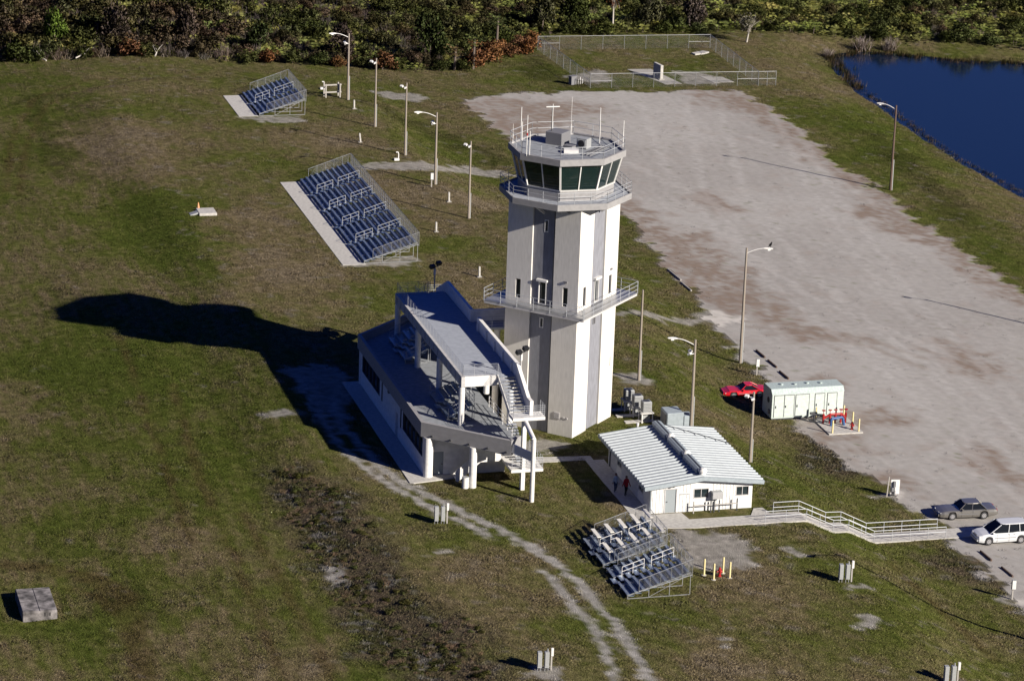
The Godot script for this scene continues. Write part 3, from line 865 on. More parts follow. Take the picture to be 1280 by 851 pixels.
func stairs(mb: MB, a: Vector3, b: Vector3, w: float, n: int) -> void:   # n treads rising from a to b, w wide
	var run := Vector3(b.x - a.x, 0, b.z - a.z)
	var d := run.normalized()
	var rt := Basis(Vector3.UP.cross(d), Vector3.UP, d)
	for k in n:
		var t := (k + 0.5) / n
		mb.box(a + run * t + Vector3.UP * ((b.y - a.y) * (k + 1.0) / n - 0.03), Vector3(w, 0.06, run.length() / n + 0.03), rt)

func bleacher_rows(t: Node3D, rows: int, len: float, gaps: Array, depth := 0.61, rise := 0.2, y0 := 0.42, pm: Material = null) -> void:
	# planks run along z, rows climb towards +x; gaps are aisles [z0, z1]
	pm = pm if pm else M.plank_metal
	var segs := []
	var at := -len / 2
	for g in gaps:
		segs.append([at, g[0]])
		at = g[1]
	segs.append([at, len / 2])
	for s in segs:
		var sl: float = s[1] - s[0]
		var seat := B()
		seat.bevel(Vector3.ZERO, Vector3(0.25, 0.05, sl), 0.012)
		var sm := seat.mesh(pm)
		var foot := B()
		foot.bevel(Vector3.ZERO, Vector3(0.46, 0.05, sl), 0.012)
		var fm := foot.mesh(pm)
		var rs := B()
		rs.box(Vector3.ZERO, Vector3(0.02, 0.29, sl))
		var rm := rs.mesh(pm)
		for k in rows:
			var x := 0.13 + k * depth
			var y := y0 + k * rise
			share(sm, "seat_plank", t, Vector3(x, y, (s[0] + s[1]) / 2))
			if k > 0:
				share(rm, "riser_board", t, Vector3(x - 0.09, y - 0.18, (s[0] + s[1]) / 2))
				share(fm, "foot_plank", t, Vector3(x - 0.36, y - 0.36, (s[0] + s[1]) / 2))
	for g in gaps:
		for k in rows:
			var st := B()
			st.bevel(Vector3(0.02 + k * depth, y0 - 0.18 + k * rise, (g[0] + g[1]) / 2), Vector3(0.5, 0.05, g[1] - g[0] - 0.04), 0.012)
			part(st, "aisle_step", pm, t)

func observation() -> void:
	var t := thing("observation_building", "long white observation building with raised viewing deck on round columns beside tower", "building")
	var w := B()
	# west wall
	var holes := [[0.7, 8.0, 1.55, 3.6], [8.75, 9.15, 1.4, 3.6], [16.3, 16.7, 1.4, 3.6], [17.3, 24.7, 1.55, 3.6], [14.4, 15.4, 0.02, 2.3]]
	var o := Vector3(-15.6, 0, -12.7)
	wall_holes(w, o, Vector3.BACK, Vector3.UP, 25.4, 4.05, holes, 0.18)
	var o2 := Vector3(-15.6, 0, 12.7)
	var h2 := [[0.75, 1.75, 0.02, 2.2]]
	wall_holes(w, o2, Vector3.RIGHT, Vector3.UP, 7.3, 4.05, h2, 0.15)
	wall_holes(w, Vector3(-8.3, 0, -12.7), Vector3.LEFT, Vector3.UP, 7.3, 4.05, [], 0.1)
	wall_holes(w, Vector3(-8.3, 0, 12.7), Vector3.FORWARD, Vector3.UP, 25.4, 4.05, [], 0.1)
	part(w, "wall", M.stucco_plain, t)
	window(t, o, Vector3.BACK, Vector3.UP, holes[0], 0.18, M.dark_metal, 4)
	window(t, o, Vector3.BACK, Vector3.UP, holes[3], 0.18, M.dark_metal, 4)
	window(t, o, Vector3.BACK, Vector3.UP, holes[1], 0.18, M.dark_metal)
	window(t, o, Vector3.BACK, Vector3.UP, holes[2], 0.18, M.dark_metal)
	var m := B()
	m.box(Vector3(-15.5, 1.15, 2.2), Vector3(0.06, 2.26, 0.98))
	var dr := part(m, "door", M.grey_trim, t)
	m = B()
	m.box(Vector3(-15.56, 1.05, 2.55), Vector3(0.08, 0.05, 0.14))
	part(m, "handle", M.dark_metal, dr)
	m = B()
	m.box(Vector3(-14.35, 1.1, 12.62), Vector3(0.98, 2.16, 0.06))
	dr = part(m, "door", M.door_grey, t)
	m = B()
	m.box(Vector3(-14.0, 1.05, 12.69), Vector3(0.12, 0.05, 0.1))
	part(m, "handle", M.dark_metal, dr)
	m = B()
	m.box(Vector3(-15.75, 3.5, -0.2), Vector3(0.3, 0.25, 0.4))
	part(m, "wall_light", M.dark_metal, t)
	# flat roof that flares over the ends, with a parapet
	var rp := [Vector2(-15.95, 12.7), Vector2(-9.5, 18.75), Vector2(-8.3, 17.55), Vector2(-8.3, -17.55), Vector2(-9.5, -18.75), Vector2(-15.95, -12.7)]
	m = B()
	m.prism(rp, 3.85, 4.22)
	part(m, "roof_slab", M.roof_deck, t)
	for k in [0, 1, 4, 3, 5]:
		var a: Vector2 = rp[k]
		var b: Vector2 = rp[(k + 1) % 6]
		var d := (b - a).normalized()
		var inn := Vector2(-d.y, d.x)
		if inn.dot(Vector2(-11, 0) - a) < 0: inn = -inn
		m = B()
		var e0 := 0.0 if k != 1 else 0.0
		var poly := [a, b, b + inn * 0.32 - d * 0.14, a + inn * 0.32 + d * 0.14]
		for q in 4: poly[q] += -inn * 0.02
		m.prism(poly, 3.70, 5.02)
		part(m, "parapet", M.beige_trim, t)
	m = B()
	m.prism([Vector2(-15.6, 12.72), Vector2(-9.9, 18.1), Vector2(-8.6, 16.9), Vector2(-8.6, 12.72)], 3.55, 3.84)
	part(m, "soffit", M.white_paint, t)
	for k in 5:
		var p := Vector3(-15.1 + k * 1.33, 3.95, 13.48 + k * 1.25)
		m = B()
		m.tube(p + Vector3(0.2, 0, -0.2), p + Vector3(-0.12, 0, 0.12), 0.09, 8)
		part(m, "scupper", M.dark_metal, t)
	for q in [[-15.3, 12.95, 0.42], [-12.1, 16.1, 0.33], [-15.3, -12.95, 0.42], [-12.1, -16.1, 0.33]]:
		m = B()
		m.tube(Vector3(q[0], 0, q[1]), Vector3(q[0], 3.7, q[1]), q[2], 16)
		part(m, "column", M.white_paint, t)
	# upper viewing deck
	m = B()
	m.bounds(-12.0, -7.5, 8.45, 8.65, -13.0, 11.8)
	part(m, "deck_slab", M.deck_coat, t)
	m = B()
	m.bounds(-12.3, -12.01, 7.8, 8.72, -13.3, 12.1)
	part(m, "deck_beam", M.grey_trim, t)
	m = B()
	m.bounds(-12.0, -9.2, 7.8, 8.72, 11.81, 12.1)
	m.hexa([Vector3(-9.19, 8.3, 11.81), Vector3(-7.6, 8.43, 11.81), Vector3(-7.6, 8.43, 12.1), Vector3(-9.19, 7.8, 12.1), Vector3(-9.19, 8.44, 11.81), Vector3(-7.6, 8.44, 11.81), Vector3(-7.6, 8.44, 12.1), Vector3(-9.19, 8.44, 12.1)])
	part(m, "deck_beam", M.white_paint, t)
	m = B()
	m.bounds(-12.0, -9.2, 7.8, 8.72, -13.3, -13.01)
	part(m, "deck_beam", M.grey_trim, t)
	for k in 16:
		m = B()
		m.bounds(-12.38, -12.31, 8.0, 8.5, -12.6 + k * 1.6, -12.42 + k * 1.6)
		part(m, "beam_stud", M.grey_trim, t)
	for z in [11.75, 3.7, -4.5, -12.7]:
		for x in [-12.15, -7.75]:
			m = B()
			m.tube(Vector3(x, 4.2, z), Vector3(x, 7.79, z), 0.27, 14)
			part(m, "deck_column", M.white_paint, t)
	for q in [[Vector3(-12.15, 8.7, -13.15), Vector3(-12.15, 8.7, 11.95)], [Vector3(-12.15, 8.7, 11.95), Vector3(-9.1, 8.7, 11.95)], [Vector3(-12.15, 8.7, -13.15), Vector3(-9.1, 8.7, -13.15)]]:
		m = B()
		rail(m, q, 1.05, 6, 1.1, 0.013)
		part(m, "railing", M.rail_paint, t)
	# parapet along the tower side, with sloping ends beside the stairs and a gap for the bridge
	m = B()
	m.plate([Vector2(-16.9, 6.9), Vector2(-16.9, 7.9), Vector2(-13.0, 9.75), Vector2(-3.8, 9.75), Vector2(-3.8, 8.0), Vector2(-13.0, 8.0), Vector2(-16.2, 6.4)], Vector3(-7.15, 0, 0), Vector3.BACK, Vector3.UP, 0.3)
	part(m, "deck_parapet", M.stucco_plain, t)
	m = B()
	m.plate([Vector2(-1.5, 8.0), Vector2(-1.5, 9.75), Vector2(12.3, 9.75), Vector2(16.0, 7.9), Vector2(17.0, 7.9), Vector2(17.0, 6.3), Vector2(12.3, 8.0)], Vector3(-7.15, 0, 0), Vector3.BACK, Vector3.UP, 0.3)
	part(m, "deck_parapet", M.stucco_plain, t)
	for k in 5:
		m = B()
		m.bounds(-7.62, -7.46, 8.65, 9.5, -0.8 + k * 2.9, -0.6 + k * 2.9)
		part(m, "parapet_rib", M.stucco_plain, t)
	# bridge to the tower
	m = B()
	m.bounds(-7.49, -2.6, 8.42, 8.64, -3.7, -1.6)
	part(m, "bridge_floor", M.deck_coat, t)
	m = B()
	m.bounds(-7.14, -2.0, 8.2, 9.73, -3.96, -3.71)
	part(m, "bridge_parapet", M.stucco_plain, t)
	m = B()
	rail(m, [Vector3(-7.1, 8.65, -1.65), Vector3(-3.7, 8.65, -1.65)], 1.0, 4, 1.2, 0.02)
	part(m, "railing", M.rail_paint, t)
	m = B()
	m.tube(Vector3(-5.2, 0, -2.6), Vector3(-5.2, 8.4, -2.6), 0.3, 12)
	part(m, "bridge_column", M.stucco_plain, t)
	# end stairs from the deck to the landings
	for s: int in [1, -1]:
		var z0 := 11.9 if s == 1 else -13.1
		m = B()
		stairs(m, Vector3(-8.25, 6.65, 16.2 * s if s == 1 else -17.2), Vector3(-8.25, 8.62, z0), 1.35, 11)
		part(m, "stair_flight", M.deck_coat, t)
		var z1 := 16.2 if s == 1 else -17.2
		for x in [-8.98, -7.52]:
			m = B()
			m.plate([Vector2(z0, 8.2), Vector2(z0, 8.75), Vector2(z1, 6.8), Vector2(z1, 6.3)], Vector3(x, 0, 0), Vector3.BACK, Vector3.UP, 0.05)
			part(m, "stair_stringer", M.white_paint, t)
		m = B()
		for k in 5:
			var y := 0.22 * (k + 1)
			m.tube(Vector3(-9.0, 8.65 + y, z0), Vector3(-9.0, 6.7 + y, z1), 0.02, 5)
		for k in 5:
			var p := Vector3(-9.0, lerpf(8.65, 6.7, k / 4.0), lerpf(z0, z1, k / 4.0))
			m.tube(p, p + Vector3.UP * 1.1, 0.025, 5)
		part(m, "railing", M.rail_paint, t)
		var za := z1
		var zb: float = z1 + 1.5 * s
		m = B()
		m.bounds(-9.1, -6.25, 6.38, 6.65, za, zb)
		part(m, "landing", M.white_paint, t)
		m = B()
		rail(m, [Vector3(-9.05, 6.65, za), Vector3(-9.05, 6.65, zb - 0.05 * s), Vector3(-6.3, 6.65, zb - 0.05 * s), Vector3(-6.3, 6.65, za)], 1.05, 6, 0.9, 0.014)
		part(m, "railing", M.rail_paint, t)
		m = B()
		m.box(Vector3(-8.0, 3.2, zb - 0.35 * s), Vector3(0.34, 6.36, 0.5))
		part(m, "landing_post", M.white_paint, t)
		m = B()
		m.tube(Vector3(-7.97, 0, zb + 2.7 * s), Vector3(-7.97, 5.7, zb + 2.7 * s), 0.2, 14)
		m.tube(Vector3(-7.97, 5.62, zb + 2.72 * s), Vector3(-7.97, 6.3, zb - 0.2 * s), 0.2, 14)
		part(m, "bent_column", M.white_paint, t)
		m = B()
		m.bar(Vector3(-9.35, 4.35, 18.75 * s), Vector3(-8.0, 4.0, zb + 2.6 * s), 0.2, 0.75)
		part(m, "brace_beam", M.white_paint, t)
		m = B()
		m.bounds(-9.1, -6.25, 1.7, 1.95, za - 3.2 * s, zb)
		part(m, "landing", M.white_paint, t)
		m = B()
		rail(m, [Vector3(-9.05, 1.95, zb - 0.05 * s), Vector3(-6.3, 1.95, zb - 0.05 * s), Vector3(-6.3, 1.95, za - 3.0 * s)], 1.05, 4, 0.9, 0.02)
		part(m, "railing", M.rail_paint, t)
		m = B()
		m.bounds(-10.9, -9.1, 1.7, 1.95, za - 3.2 * s, za - 1.7 * s)
		part(m, "landing", M.white_paint, t)
		m = B()
		stairs(m, Vector3(-13.1, 0.0, za - 2.5 * s), Vector3(-10.9, 1.95, za - 2.5 * s), 1.3, 11)
		part(m, "stair_flight", M.white_paint, t)
		m = B()
		m.plate([Vector2(-13.2, 0.1), Vector2(-13.2, 1.0), Vector2(-10.9, 2.95), Vector2(-9.2, 2.95), Vector2(-9.2, 1.7), Vector2(-11.0, 1.7), Vector2(-13.0, 0.0)], Vector3(0, 0, za - 1.72 * s), Vector3.RIGHT, Vector3.UP, 0.1 * s)
		part(m, "stair_stringer", M.white_paint, t)
		# flight from the low landing up to the roof
		m = B()
		stairs(m, Vector3(-7.7, 1.95, za - 0.2 * s), Vector3(-7.7, 4.2, za - 4.2 * s), 0.9, 13)
		part(m, "stair_flight", M.deck_coat, t)
	m = B()
	rail(m, [Vector3(-8.5, 4.22, 7.5), Vector3(-8.5, 4.22, 16.9)], 1.05, 3, 1.6, 0.03)
	part(m, "railing", M.white_paint, t)
	m = B()
	rail(m, [Vector3(-11.6, 4.22, 4.5), Vector3(-9.4, 4.22, 4.5)], 1.05, 2, 1.1, 0.03)
	part(m, "railing", M.rail_paint, t)

	# loose things on and round the building
	for q in [[-7.1, 12.5, "on the deck parapet above the outdoor stairs"], [-8.3, -14.2, "on the far end of the viewing deck"]]:
		var p := thing("floodlight_pole", "pair of black floodlights on a short pole " + q[2], "floodlight", Vector3(q[0], 8.7, q[1]), 20, "floodlights on the viewing deck")
		m = B()
		m.tube(Vector3.ZERO, Vector3(0, 2.1, 0), 0.06, 8)
		part(m, "pole", M.grey_trim, p)
		m = B()
		m.tube(Vector3(0, 1.4, 0), Vector3(0, 2.0, 0), 0.11, 8)
		part(m, "ballast", M.white_paint, p)
		m = B()
		m.bar(Vector3(-0.4, 2.15, 0), Vector3(0.4, 2.15, 0), 0.07, 0.07)
		part(m, "crossarm", M.black, p)
		for s in [-1, 1]:
			m = B()
			m.box(Vector3(0.36 * s, 2.36 + 0.12 * s, 0.1), Vector3(0.5, 0.34, 0.36), Basis(Vector3.RIGHT, 0.4))
			part(m, "lamp_head", M.black, p)
	var seats: Node3D
	for k in 2:
		var lab: String = ["small metal bleacher under the viewing deck, nearer the outdoor stairs and white barrel", "small metal bleacher under the viewing deck, at the end by the gravel track"][k]
		var bl := thing("roof_bleacher", lab, "bleacher", Vector3(-13.1, 4.22, [7.3, -9.0][k]), 0, "bleachers on the roof of the observation building")
		bleacher_rows(bl, 4, 6.8, [[-0.6, 0.6]], 0.66, 0.3, 0.45)
		for z in [-3.3, -1.2, 1.2, 3.3]:
			m = B()
			m.bar(Vector3(0.0, 0.36, z), Vector3(2.3, 1.36, z), 0.06, 0.08)
			for x in [0.1, 1.2, 2.25]: m.bar(Vector3(x, 0.01, z), Vector3(x, 0.38 + x * 0.44, z), 0.06, 0.06)
			m.bar(Vector3(0.05, 0.05, z), Vector3(2.3, 0.05, z), 0.06, 0.06)
			part(m, "support_frame", M.galvanised, bl)
		m = B()
		rail(m, [Vector3(2.4, 0.9, -3.4), Vector3(2.4, 0.9, 3.4)], 1.5, 4, 1.7, 0.025)
		part(m, "back_rail", M.galvanised, bl)
		for z in [-3.4, 3.4]:
			m = B()
			m.path([Vector3(0.1, 0.45, z), Vector3(0.1, 1.2, z), Vector3(2.4, 2.4, z), Vector3(2.4, 0.05, z)], 0.025, 5)
			m.tube(Vector3(0.1, 0.85, z), Vector3(2.4, 2.0, z), 0.02, 5)
			part(m, "side_rail", M.galvanised, bl)
	var br := thing("barrel", "white barrel standing on grass beside a round white column", "barrel", Vector3(-12.75, 0, 16.15))
	m = B()
	var rings := []
	for q in [[0, 0.27], [0.03, 0.3], [0.32, 0.29], [0.35, 0.31], [0.38, 0.29], [0.66, 0.29], [0.69, 0.31], [0.72, 0.29], [1.0, 0.3]]: rings.append(m.ring(Vector3(0, q[0], 0), Vector3.UP, q[1], 16))
	m.loft(rings, true, true, true)
	part(m, "drum", M.white_paint, br)
	m = B()
	m.tube(Vector3(0, 1.0, 0), Vector3(0, 1.04, 0), 0.27, 16)
	part(m, "lid", M.box_grey, br)

func office() -> void:
	var t := thing("office_building", "low white metal-sided building with ribbed white gable roof", "building")
	var x0 := 1.25
	var x1 := 10.3
	var z0 := 12.5
	var z1 := 25.0
	var w := B()
	var of := Vector3(x0, 0, z1)
	var fh := [[1.25, 2.2, 0.02, 2.1], [3.75, 5.15, 1.15, 2.05], [7.55, 8.75, 1.15, 2.05]]
	wall_holes(w, of, Vector3.RIGHT, Vector3.UP, x1 - x0, 2.72, fh, 0.12)
	for k in 1:
		w.tri_to(Vector3(x0, 2.72, z1), Vector3(x1, 2.72, z1), Vector3(5.7, 3.2, z1), Vector3.BACK)
		w.tri_to(Vector3(x0, 2.72, z0), Vector3(x1, 2.72, z0), Vector3(5.7, 3.2, z0), Vector3.FORWARD)
	var ol := Vector3(x0, 0, z0)
	var lh := [[2.6, 3.9, 0.95, 2.2], [8.9, 10.2, 0.95, 2.2]]
	wall_holes(w, ol, Vector3.BACK, Vector3.UP, z1 - z0, 2.72, lh, 0.12)
	wall_holes(w, Vector3(x1, 0, z1), Vector3.FORWARD, Vector3.UP, z1 - z0, 2.72, [], 0.1)
	wall_holes(w, Vector3(x1, 0, z0), Vector3.LEFT, Vector3.UP, x1 - x0, 2.72, [], 0.1)
	var wl := part(w, "wall", M.siding, t)
	# raised seams of the siding
	var seam := B()
	seam.box(Vector3(0, 1.36, 0), Vector3(0.035, 2.7, 0.03))
	var smesh := seam.mesh(M.siding)
	for k in 30:
		var x := x0 + 0.15 + k * 0.3
		var cut := false
		for q in fh:
			if x - x0 > q[0] - 0.12 and x - x0 < q[1] + 0.12: cut = true
		if not cut: share(smesh, "seam", wl, Vector3(x, 0, z1 + 0.015))
	for k in 41:
		var z := z0 + 0.2 + k * 0.3
		var cut := false
		for q in lh:
			if z - z0 > q[0] - 0.12 and z - z0 < q[1] + 0.12: cut = true
		if not cut: share(smesh, "seam", wl, Vector3(x0 - 0.015, 0, z), Basis(Vector3.UP, PI / 2))
	for q in [fh[1], fh[2]]: window(t, of, Vector3.RIGHT, Vector3.UP, q, 0.12, M.grey_trim, 1)
	for q in lh: window(t, ol, Vector3.BACK, Vector3.UP, q, 0.12, M.grey_trim, 1)
	var m := B()
	m.box(Vector3(x0 + 1.725, 1.06, z1 - 0.06), Vector3(0.93, 2.06, 0.06))
	var d := part(m, "door", M.door_grey, t)
	m = B()
	m.box(Vector3(x0 + 1.4, 1.0, z1 + 0.0), Vector3(0.1, 0.05, 0.08))
	part(m, "handle", M.dark_metal, d)
	m = B()
	for s in [-1, 1]: m.box(Vector3(x0 + 1.725 + 0.52 * s, 1.07, z1 + 0.01), Vector3(0.08, 2.12, 0.06))
	m.box(Vector3(x0 + 1.725, 2.15, z1 + 0.01), Vector3(1.12, 0.08, 0.06))
	part(m, "door_frame", M.grey_trim, d)
	m = B()
	m.box(Vector3(x0 + 1.7, 2.42, z1 + 0.1), Vector3(0.25, 0.2, 0.2))
	part(m, "door_light", M.dark_grey, t)
	m = B()
	m.box(Vector3(x0 + 2.05, 2.40, z1 + 0.08), Vector3(0.14, 0.14, 0.14))
	part(m, "speaker", M.grey_trim, t)
	# small lettered sign, too worn to read
	m = B()
	m.box(Vector3(x0 + 2.95, 1.62, z1 + 0.03), Vector3(0.95, 0.16, 0.02))
	var sg := part(m, "sign", M.siding, t)
	m = B()
	for k in 9: m.box(Vector3(x0 + 2.56 + k * 0.1, 1.62, z1 + 0.043), Vector3(0.06, 0.09 if k % 3 else 0.11, 0.006))
	part(m, "lettering", M.dark_grey, sg)
	m = B()
	m.bevel(Vector3(x0 + 5.75, 1.5, z1 + 0.28), Vector3(0.95, 0.62, 0.6), 0.03)
	var ac := part(m, "window_air_conditioner", M.box_grey, t)
	m = B()
	for k in 6: m.box(Vector3(x0 + 5.75, 1.28 + k * 0.085, z1 + 0.59), Vector3(0.85, 0.03, 0.03))
	part(m, "grille", M.grey_trim, ac)
	m = B()
	m.box(Vector3(x0 - 0.04, 1.3, z1 - 0.1), Vector3(0.07, 2.6, 0.12))
	part(m, "corner_trim", M.fascia_blue, t)
	m = B()
	m.box(Vector3(x0 - 0.05, 1.3, z0 + 0.6), Vector3(0.09, 2.6, 0.1))
	part(m, "downpipe", M.dark_metal, t)
	# roof: one panel to each rib, two slopes
	var ya := 2.62
	var yr := 3.25
	var rx := 5.7
	var ex0 := 0.45
	var ex1 := 11.1
	var zf := 25.55
	var zb := 11.8
	var n := 21
	var step := (zf - zb) / n
	for side in 2:
		var xa := ex0 if side == 0 else ex1
		var roof := B()
		var pts := [Vector2(xa, ya), Vector2(rx, yr), Vector2(rx, yr - 0.08), Vector2(xa, ya - 0.08)]
		roof.plate(pts, Vector3(0, 0, zb), Vector3.RIGHT, Vector3.UP, zf - zb)
		var pane := part(roof, "roof_slope", M.roof_white, t)
		var rib := B()
		
		var prof := [[-0.085, 0.0], [-0.055, 0.12], [0.055, 0.12], [0.085, 0.0]]
		var rings := []
		for q in [xa, rx]:
			var y: float = ya if q == xa else yr
			var r := []
			for p in prof: r.append(Vector3(q, y + p[1], p[0]))
			rings.append(r)
		rib.loft(rings)
		var rm := rib.mesh(M.roof_white)
		for k in n + 1:
			if k == n: continue
			share(rm, "roof_rib", pane, Vector3(0, 0.001, zb + (k + 0.5) * step))
	m = B()
	m.plate([Vector2(ex0, ya - 0.32), Vector2(rx, yr - 0.32), Vector2(ex1, ya - 0.32), Vector2(ex1, ya + 0.03), Vector2(rx, yr + 0.03), Vector2(ex0, ya + 0.03)], Vector3(0, 0, zf), Vector3.RIGHT, Vector3.UP, 0.06)
	part(m, "gable_trim", M.fascia_blue, t)
	m = B()
	m.plate([Vector2(ex0, ya - 0.32), Vector2(rx, yr - 0.32), Vector2(ex1, ya - 0.32), Vector2(ex1, ya + 0.03), Vector2(rx, yr + 0.03), Vector2(ex0, ya + 0.03)], Vector3(0, 0, zb - 0.06), Vector3.RIGHT, Vector3.UP, 0.06)
	part(m, "gable_trim", M.fascia_blue, t)
	for q in [ex0 - 0.05, ex1 + 0.0]:
		m = B()
		m.bounds(q, q + 0.05, ya - 0.25, ya - 0.02, zb, zf)
		part(m, "eave_trim", M.fascia_blue, t)
	# ridge vents: three lengths of raised hood with a round cap between them
	for k in 3:
		var za := zb + 0.25 + k * 4.45
		m = B()
		m.plate([Vector2(rx - 0.42, yr + 0.0), Vector2(rx - 0.42, yr + 0.34), Vector2(rx - 0.2, yr + 0.46), Vector2(rx + 0.2, yr + 0.46), Vector2(rx + 0.42, yr + 0.34), Vector2(rx + 0.42, yr)], Vector3(0, 0, za), Vector3.RIGHT, Vector3.UP, 3.7)
		part(m, "ridge_vent", M.fascia_blue, t)
		m = B()
		m.plate([Vector2(rx - 0.06, yr + 0.46), Vector2(rx - 0.06, yr + 0.5), Vector2(rx + 0.06, yr + 0.5), Vector2(rx + 0.06, yr + 0.46)], Vector3(0, 0, za), Vector3.RIGHT, Vector3.UP, 3.7)
		part(m, "vent_strip", M.dark_metal, t)
		m = B()
		var rings := []
		for q in [[0.0, 0.28], [0.3, 0.28], [0.34, 0.4], [0.5, 0.36], [0.6, 0.15]]: rings.append(m.ring(Vector3(rx, yr + 0.02 + q[0], za + 4.05), Vector3.UP, q[1], 14))
		m.loft(rings, true, true, true)
		part(m, "roof_ventilator", M.white_paint, t)
	# a pipe hanging across the lit slope
	m = B()
	var last := Vector3(rx + 0.3, yr + 0.16, zb + 0.2)
	for k in 12:
		var f := (k + 1.0) / 12.0
		var p := Vector3(lerpf(rx + 0.3, ex1, f), lerpf(yr, ya, f) + 0.16 + sin(f * PI) * 0.02, lerpf(zb + 0.2, zb + 4.6, f))
		m.tube(last, p, 0.035, 6)
		last = p
	part(m, "roof_cable", M.dark_metal, t)

func lamp_pole(x: float, z: float, h: float, arm: Vector3, wood: Material, label: String, flood := true) -> Node3D:
	var t := thing("lamp_pole", label, "lamp pole", on(x, z), 0, "lamp poles round the mound")
	var m := B()
	m.tube(Vector3(0, -0.3, 0), Vector3(0, h, 0), 0.16, 10, 0.10)
	part(m, "pole", wood, t)
	m = B()
	m.tube(Vector3(0.17, -0.2, 0.05), Vector3(0.15, h * 0.36, 0.05), 0.07, 6)
	part(m, "conduit", M.box_grey, t)
	m = B()
	var pts := []
	for k in 8:
		var f := k / 7.0
		pts.append(Vector3(0, h - 0.55, 0) + arm * f + Vector3.UP * (0.55 * sin(f * PI / 2)))
	m.path(pts, 0.045, 6)
	part(m, "arm", M.white_paint, t)
	m = B()
	var d := arm.normalized()
	var sd := d.cross(Vector3.UP)
	var e := Vector3(0, h, 0) + arm
	var rings := []
	for q in [[-0.15, 0.06, 0.05], [0.1, 0.13, 0.11], [0.45, 0.19, 0.12], [0.7, 0.16, 0.08], [0.82, 0.06, 0.04]]:
		var r := []
		for k in 10: r.append(e + d * q[0] + sd * (cos(TAU * k / 10) * q[1]) + Vector3.UP * (sin(TAU * k / 10) * q[2]))
		rings.append(r)
	m.loft(rings, true, true, true)
	var hd := part(m, "lamp_head", M.white_paint, t)
	m = B()
	m.box(e + d * 0.4 - Vector3.UP * 0.12, Vector3(0.28, 0.08, 0.28))
	part(m, "lens", M.lens, hd)
	if flood: floods(t, h - 1.3, d)
	return t

func floods(t: Node3D, y: float, d: Vector3) -> void:
	var sd := d.cross(Vector3.UP)
	for s in [-1, 1]:
		var m := B()
		m.bar(Vector3(0, y, 0), Vector3(0, y, 0) + d * 0.3 + sd * (0.35 * s), 0.05, 0.05)
		m.box(Vector3(0, y, 0) + d * 0.45 + sd * (0.42 * s) + Vector3.UP * 0.06, Vector3(0.34, 0.2, 0.3), Basis(Vector3.UP, atan2(d.x, d.z) + 0.5 * s) * Basis(Vector3.RIGHT, 0.5))
		part(m, "floodlight", M.white_paint, t)

func utility_pole(x: float, z: float, h: float, label: String, flood: bool) -> void:
	var t := thing("utility_pole", label, "pole", on(x, z), 0, "plain poles on the mound")
	var m := B()
	m.tube(Vector3(0, -0.3, 0), Vector3(0, h, 0), 0.14, 10, 0.09)
	part(m, "pole", M.pole_wood, t)
	m = B()
	m.tube(Vector3(0.15, -0.2, 0.04), Vector3(0.14, h * 0.33, 0.04), 0.06, 6)
	part(m, "conduit", M.box_grey, t)
	if flood: floods(t, h - 0.5, Vector3(-0.9, 0, 0.3).normalized())

func pedestal(x: float, z: float, turn: float, kind: int, label: String) -> void:
	var t := thing("electrical_pedestal", label, "utility box", on(x, z), turn, "electrical boxes on posts in the grass")
	var m: MB
	if kind == 0:      # two tall cabinets back to back and a meter on a post
		for s in [-0.3, 0.25]:
			m = B()
			m.bevel(Vector3(s, 0.95, 0), Vector3(0.34, 1.25, 0.4), 0.02)
			var c := part(m, "cabinet", M.box_grey, t)
			m = B()
			m.box(Vector3(s, 1.0, 0.21), Vector3(0.28, 1.05, 0.02))
			part(m, "cabinet_door", M.box_grey, c)
			for k in [-0.12, 0.12]:
				m = B()
				m.box(Vector3(s + k, 0.17, 0), Vector3(0.06, 0.36, 0.06))
				part(m, "leg", M.galvanised, t)
		m = B()
		m.box(Vector3(0.62, 0.75, -0.1), Vector3(0.11, 1.5, 0.11))
		part(m, "post", M.grey_wood, t)
		m = B()
		m.bevel(Vector3(0.64, 1.55, 0.02), Vector3(0.2, 0.62, 0.18), 0.02)
		part(m, "meter_box", M.white_paint, t)
		m = B()
		m.tube(Vector3(0.3, 1.58, 0), Vector3(0.3, 1.8, 0), 0.05, 6)
		part(m, "vent_pipe", M.box_grey, t)
	elif kind == 1:    # one box on a post
		m = B()
		m.box(Vector3(0, 0.8, 0), Vector3(0.12, 1.6, 0.12))
		part(m, "post", M.grey_wood, t)
		m = B()
		m.bevel(Vector3(0.02, 1.35, 0.13), Vector3(0.36, 0.8, 0.2), 0.02)
		var c := part(m, "cabinet", M.box_grey, t)
		m = B()
		m.box(Vector3(0.02, 1.35, 0.24), Vector3(0.3, 0.72, 0.02))
		part(m, "cabinet_door", M.white_paint, c)
	else:              # panel board with dark gear, and a bare post
		m = B()
		m.box(Vector3(0.15, 0.95, 0), Vector3(0.8, 1.35, 0.06))
		part(m, "backboard", M.white_paint, t)
		for k in [[0.05, 1.25, 0.22, 0.5], [-0.05, 0.75, 0.34, 0.36], [0.08, 0.45, 0.16, 0.4]]:
			m = B()
			m.bevel(Vector3(k[0], k[1], 0.13), Vector3(k[2], k[3], 0.2), 0.02)
			part(m, "switch_box", M.dark_grey, t)
		for s in [-0.15, 0.45]:
			m = B()
			m.box(Vector3(s, 0.5, -0.08), Vector3(0.08, 1.0, 0.08))
			part(m, "leg", M.galvanised, t)
		m = B()
		m.box(Vector3(-0.5, 0.95, 0.0), Vector3(0.1, 1.9, 0.1), Basis(Vector3.BACK, -0.06))
		part(m, "post", M.grey_wood, t)

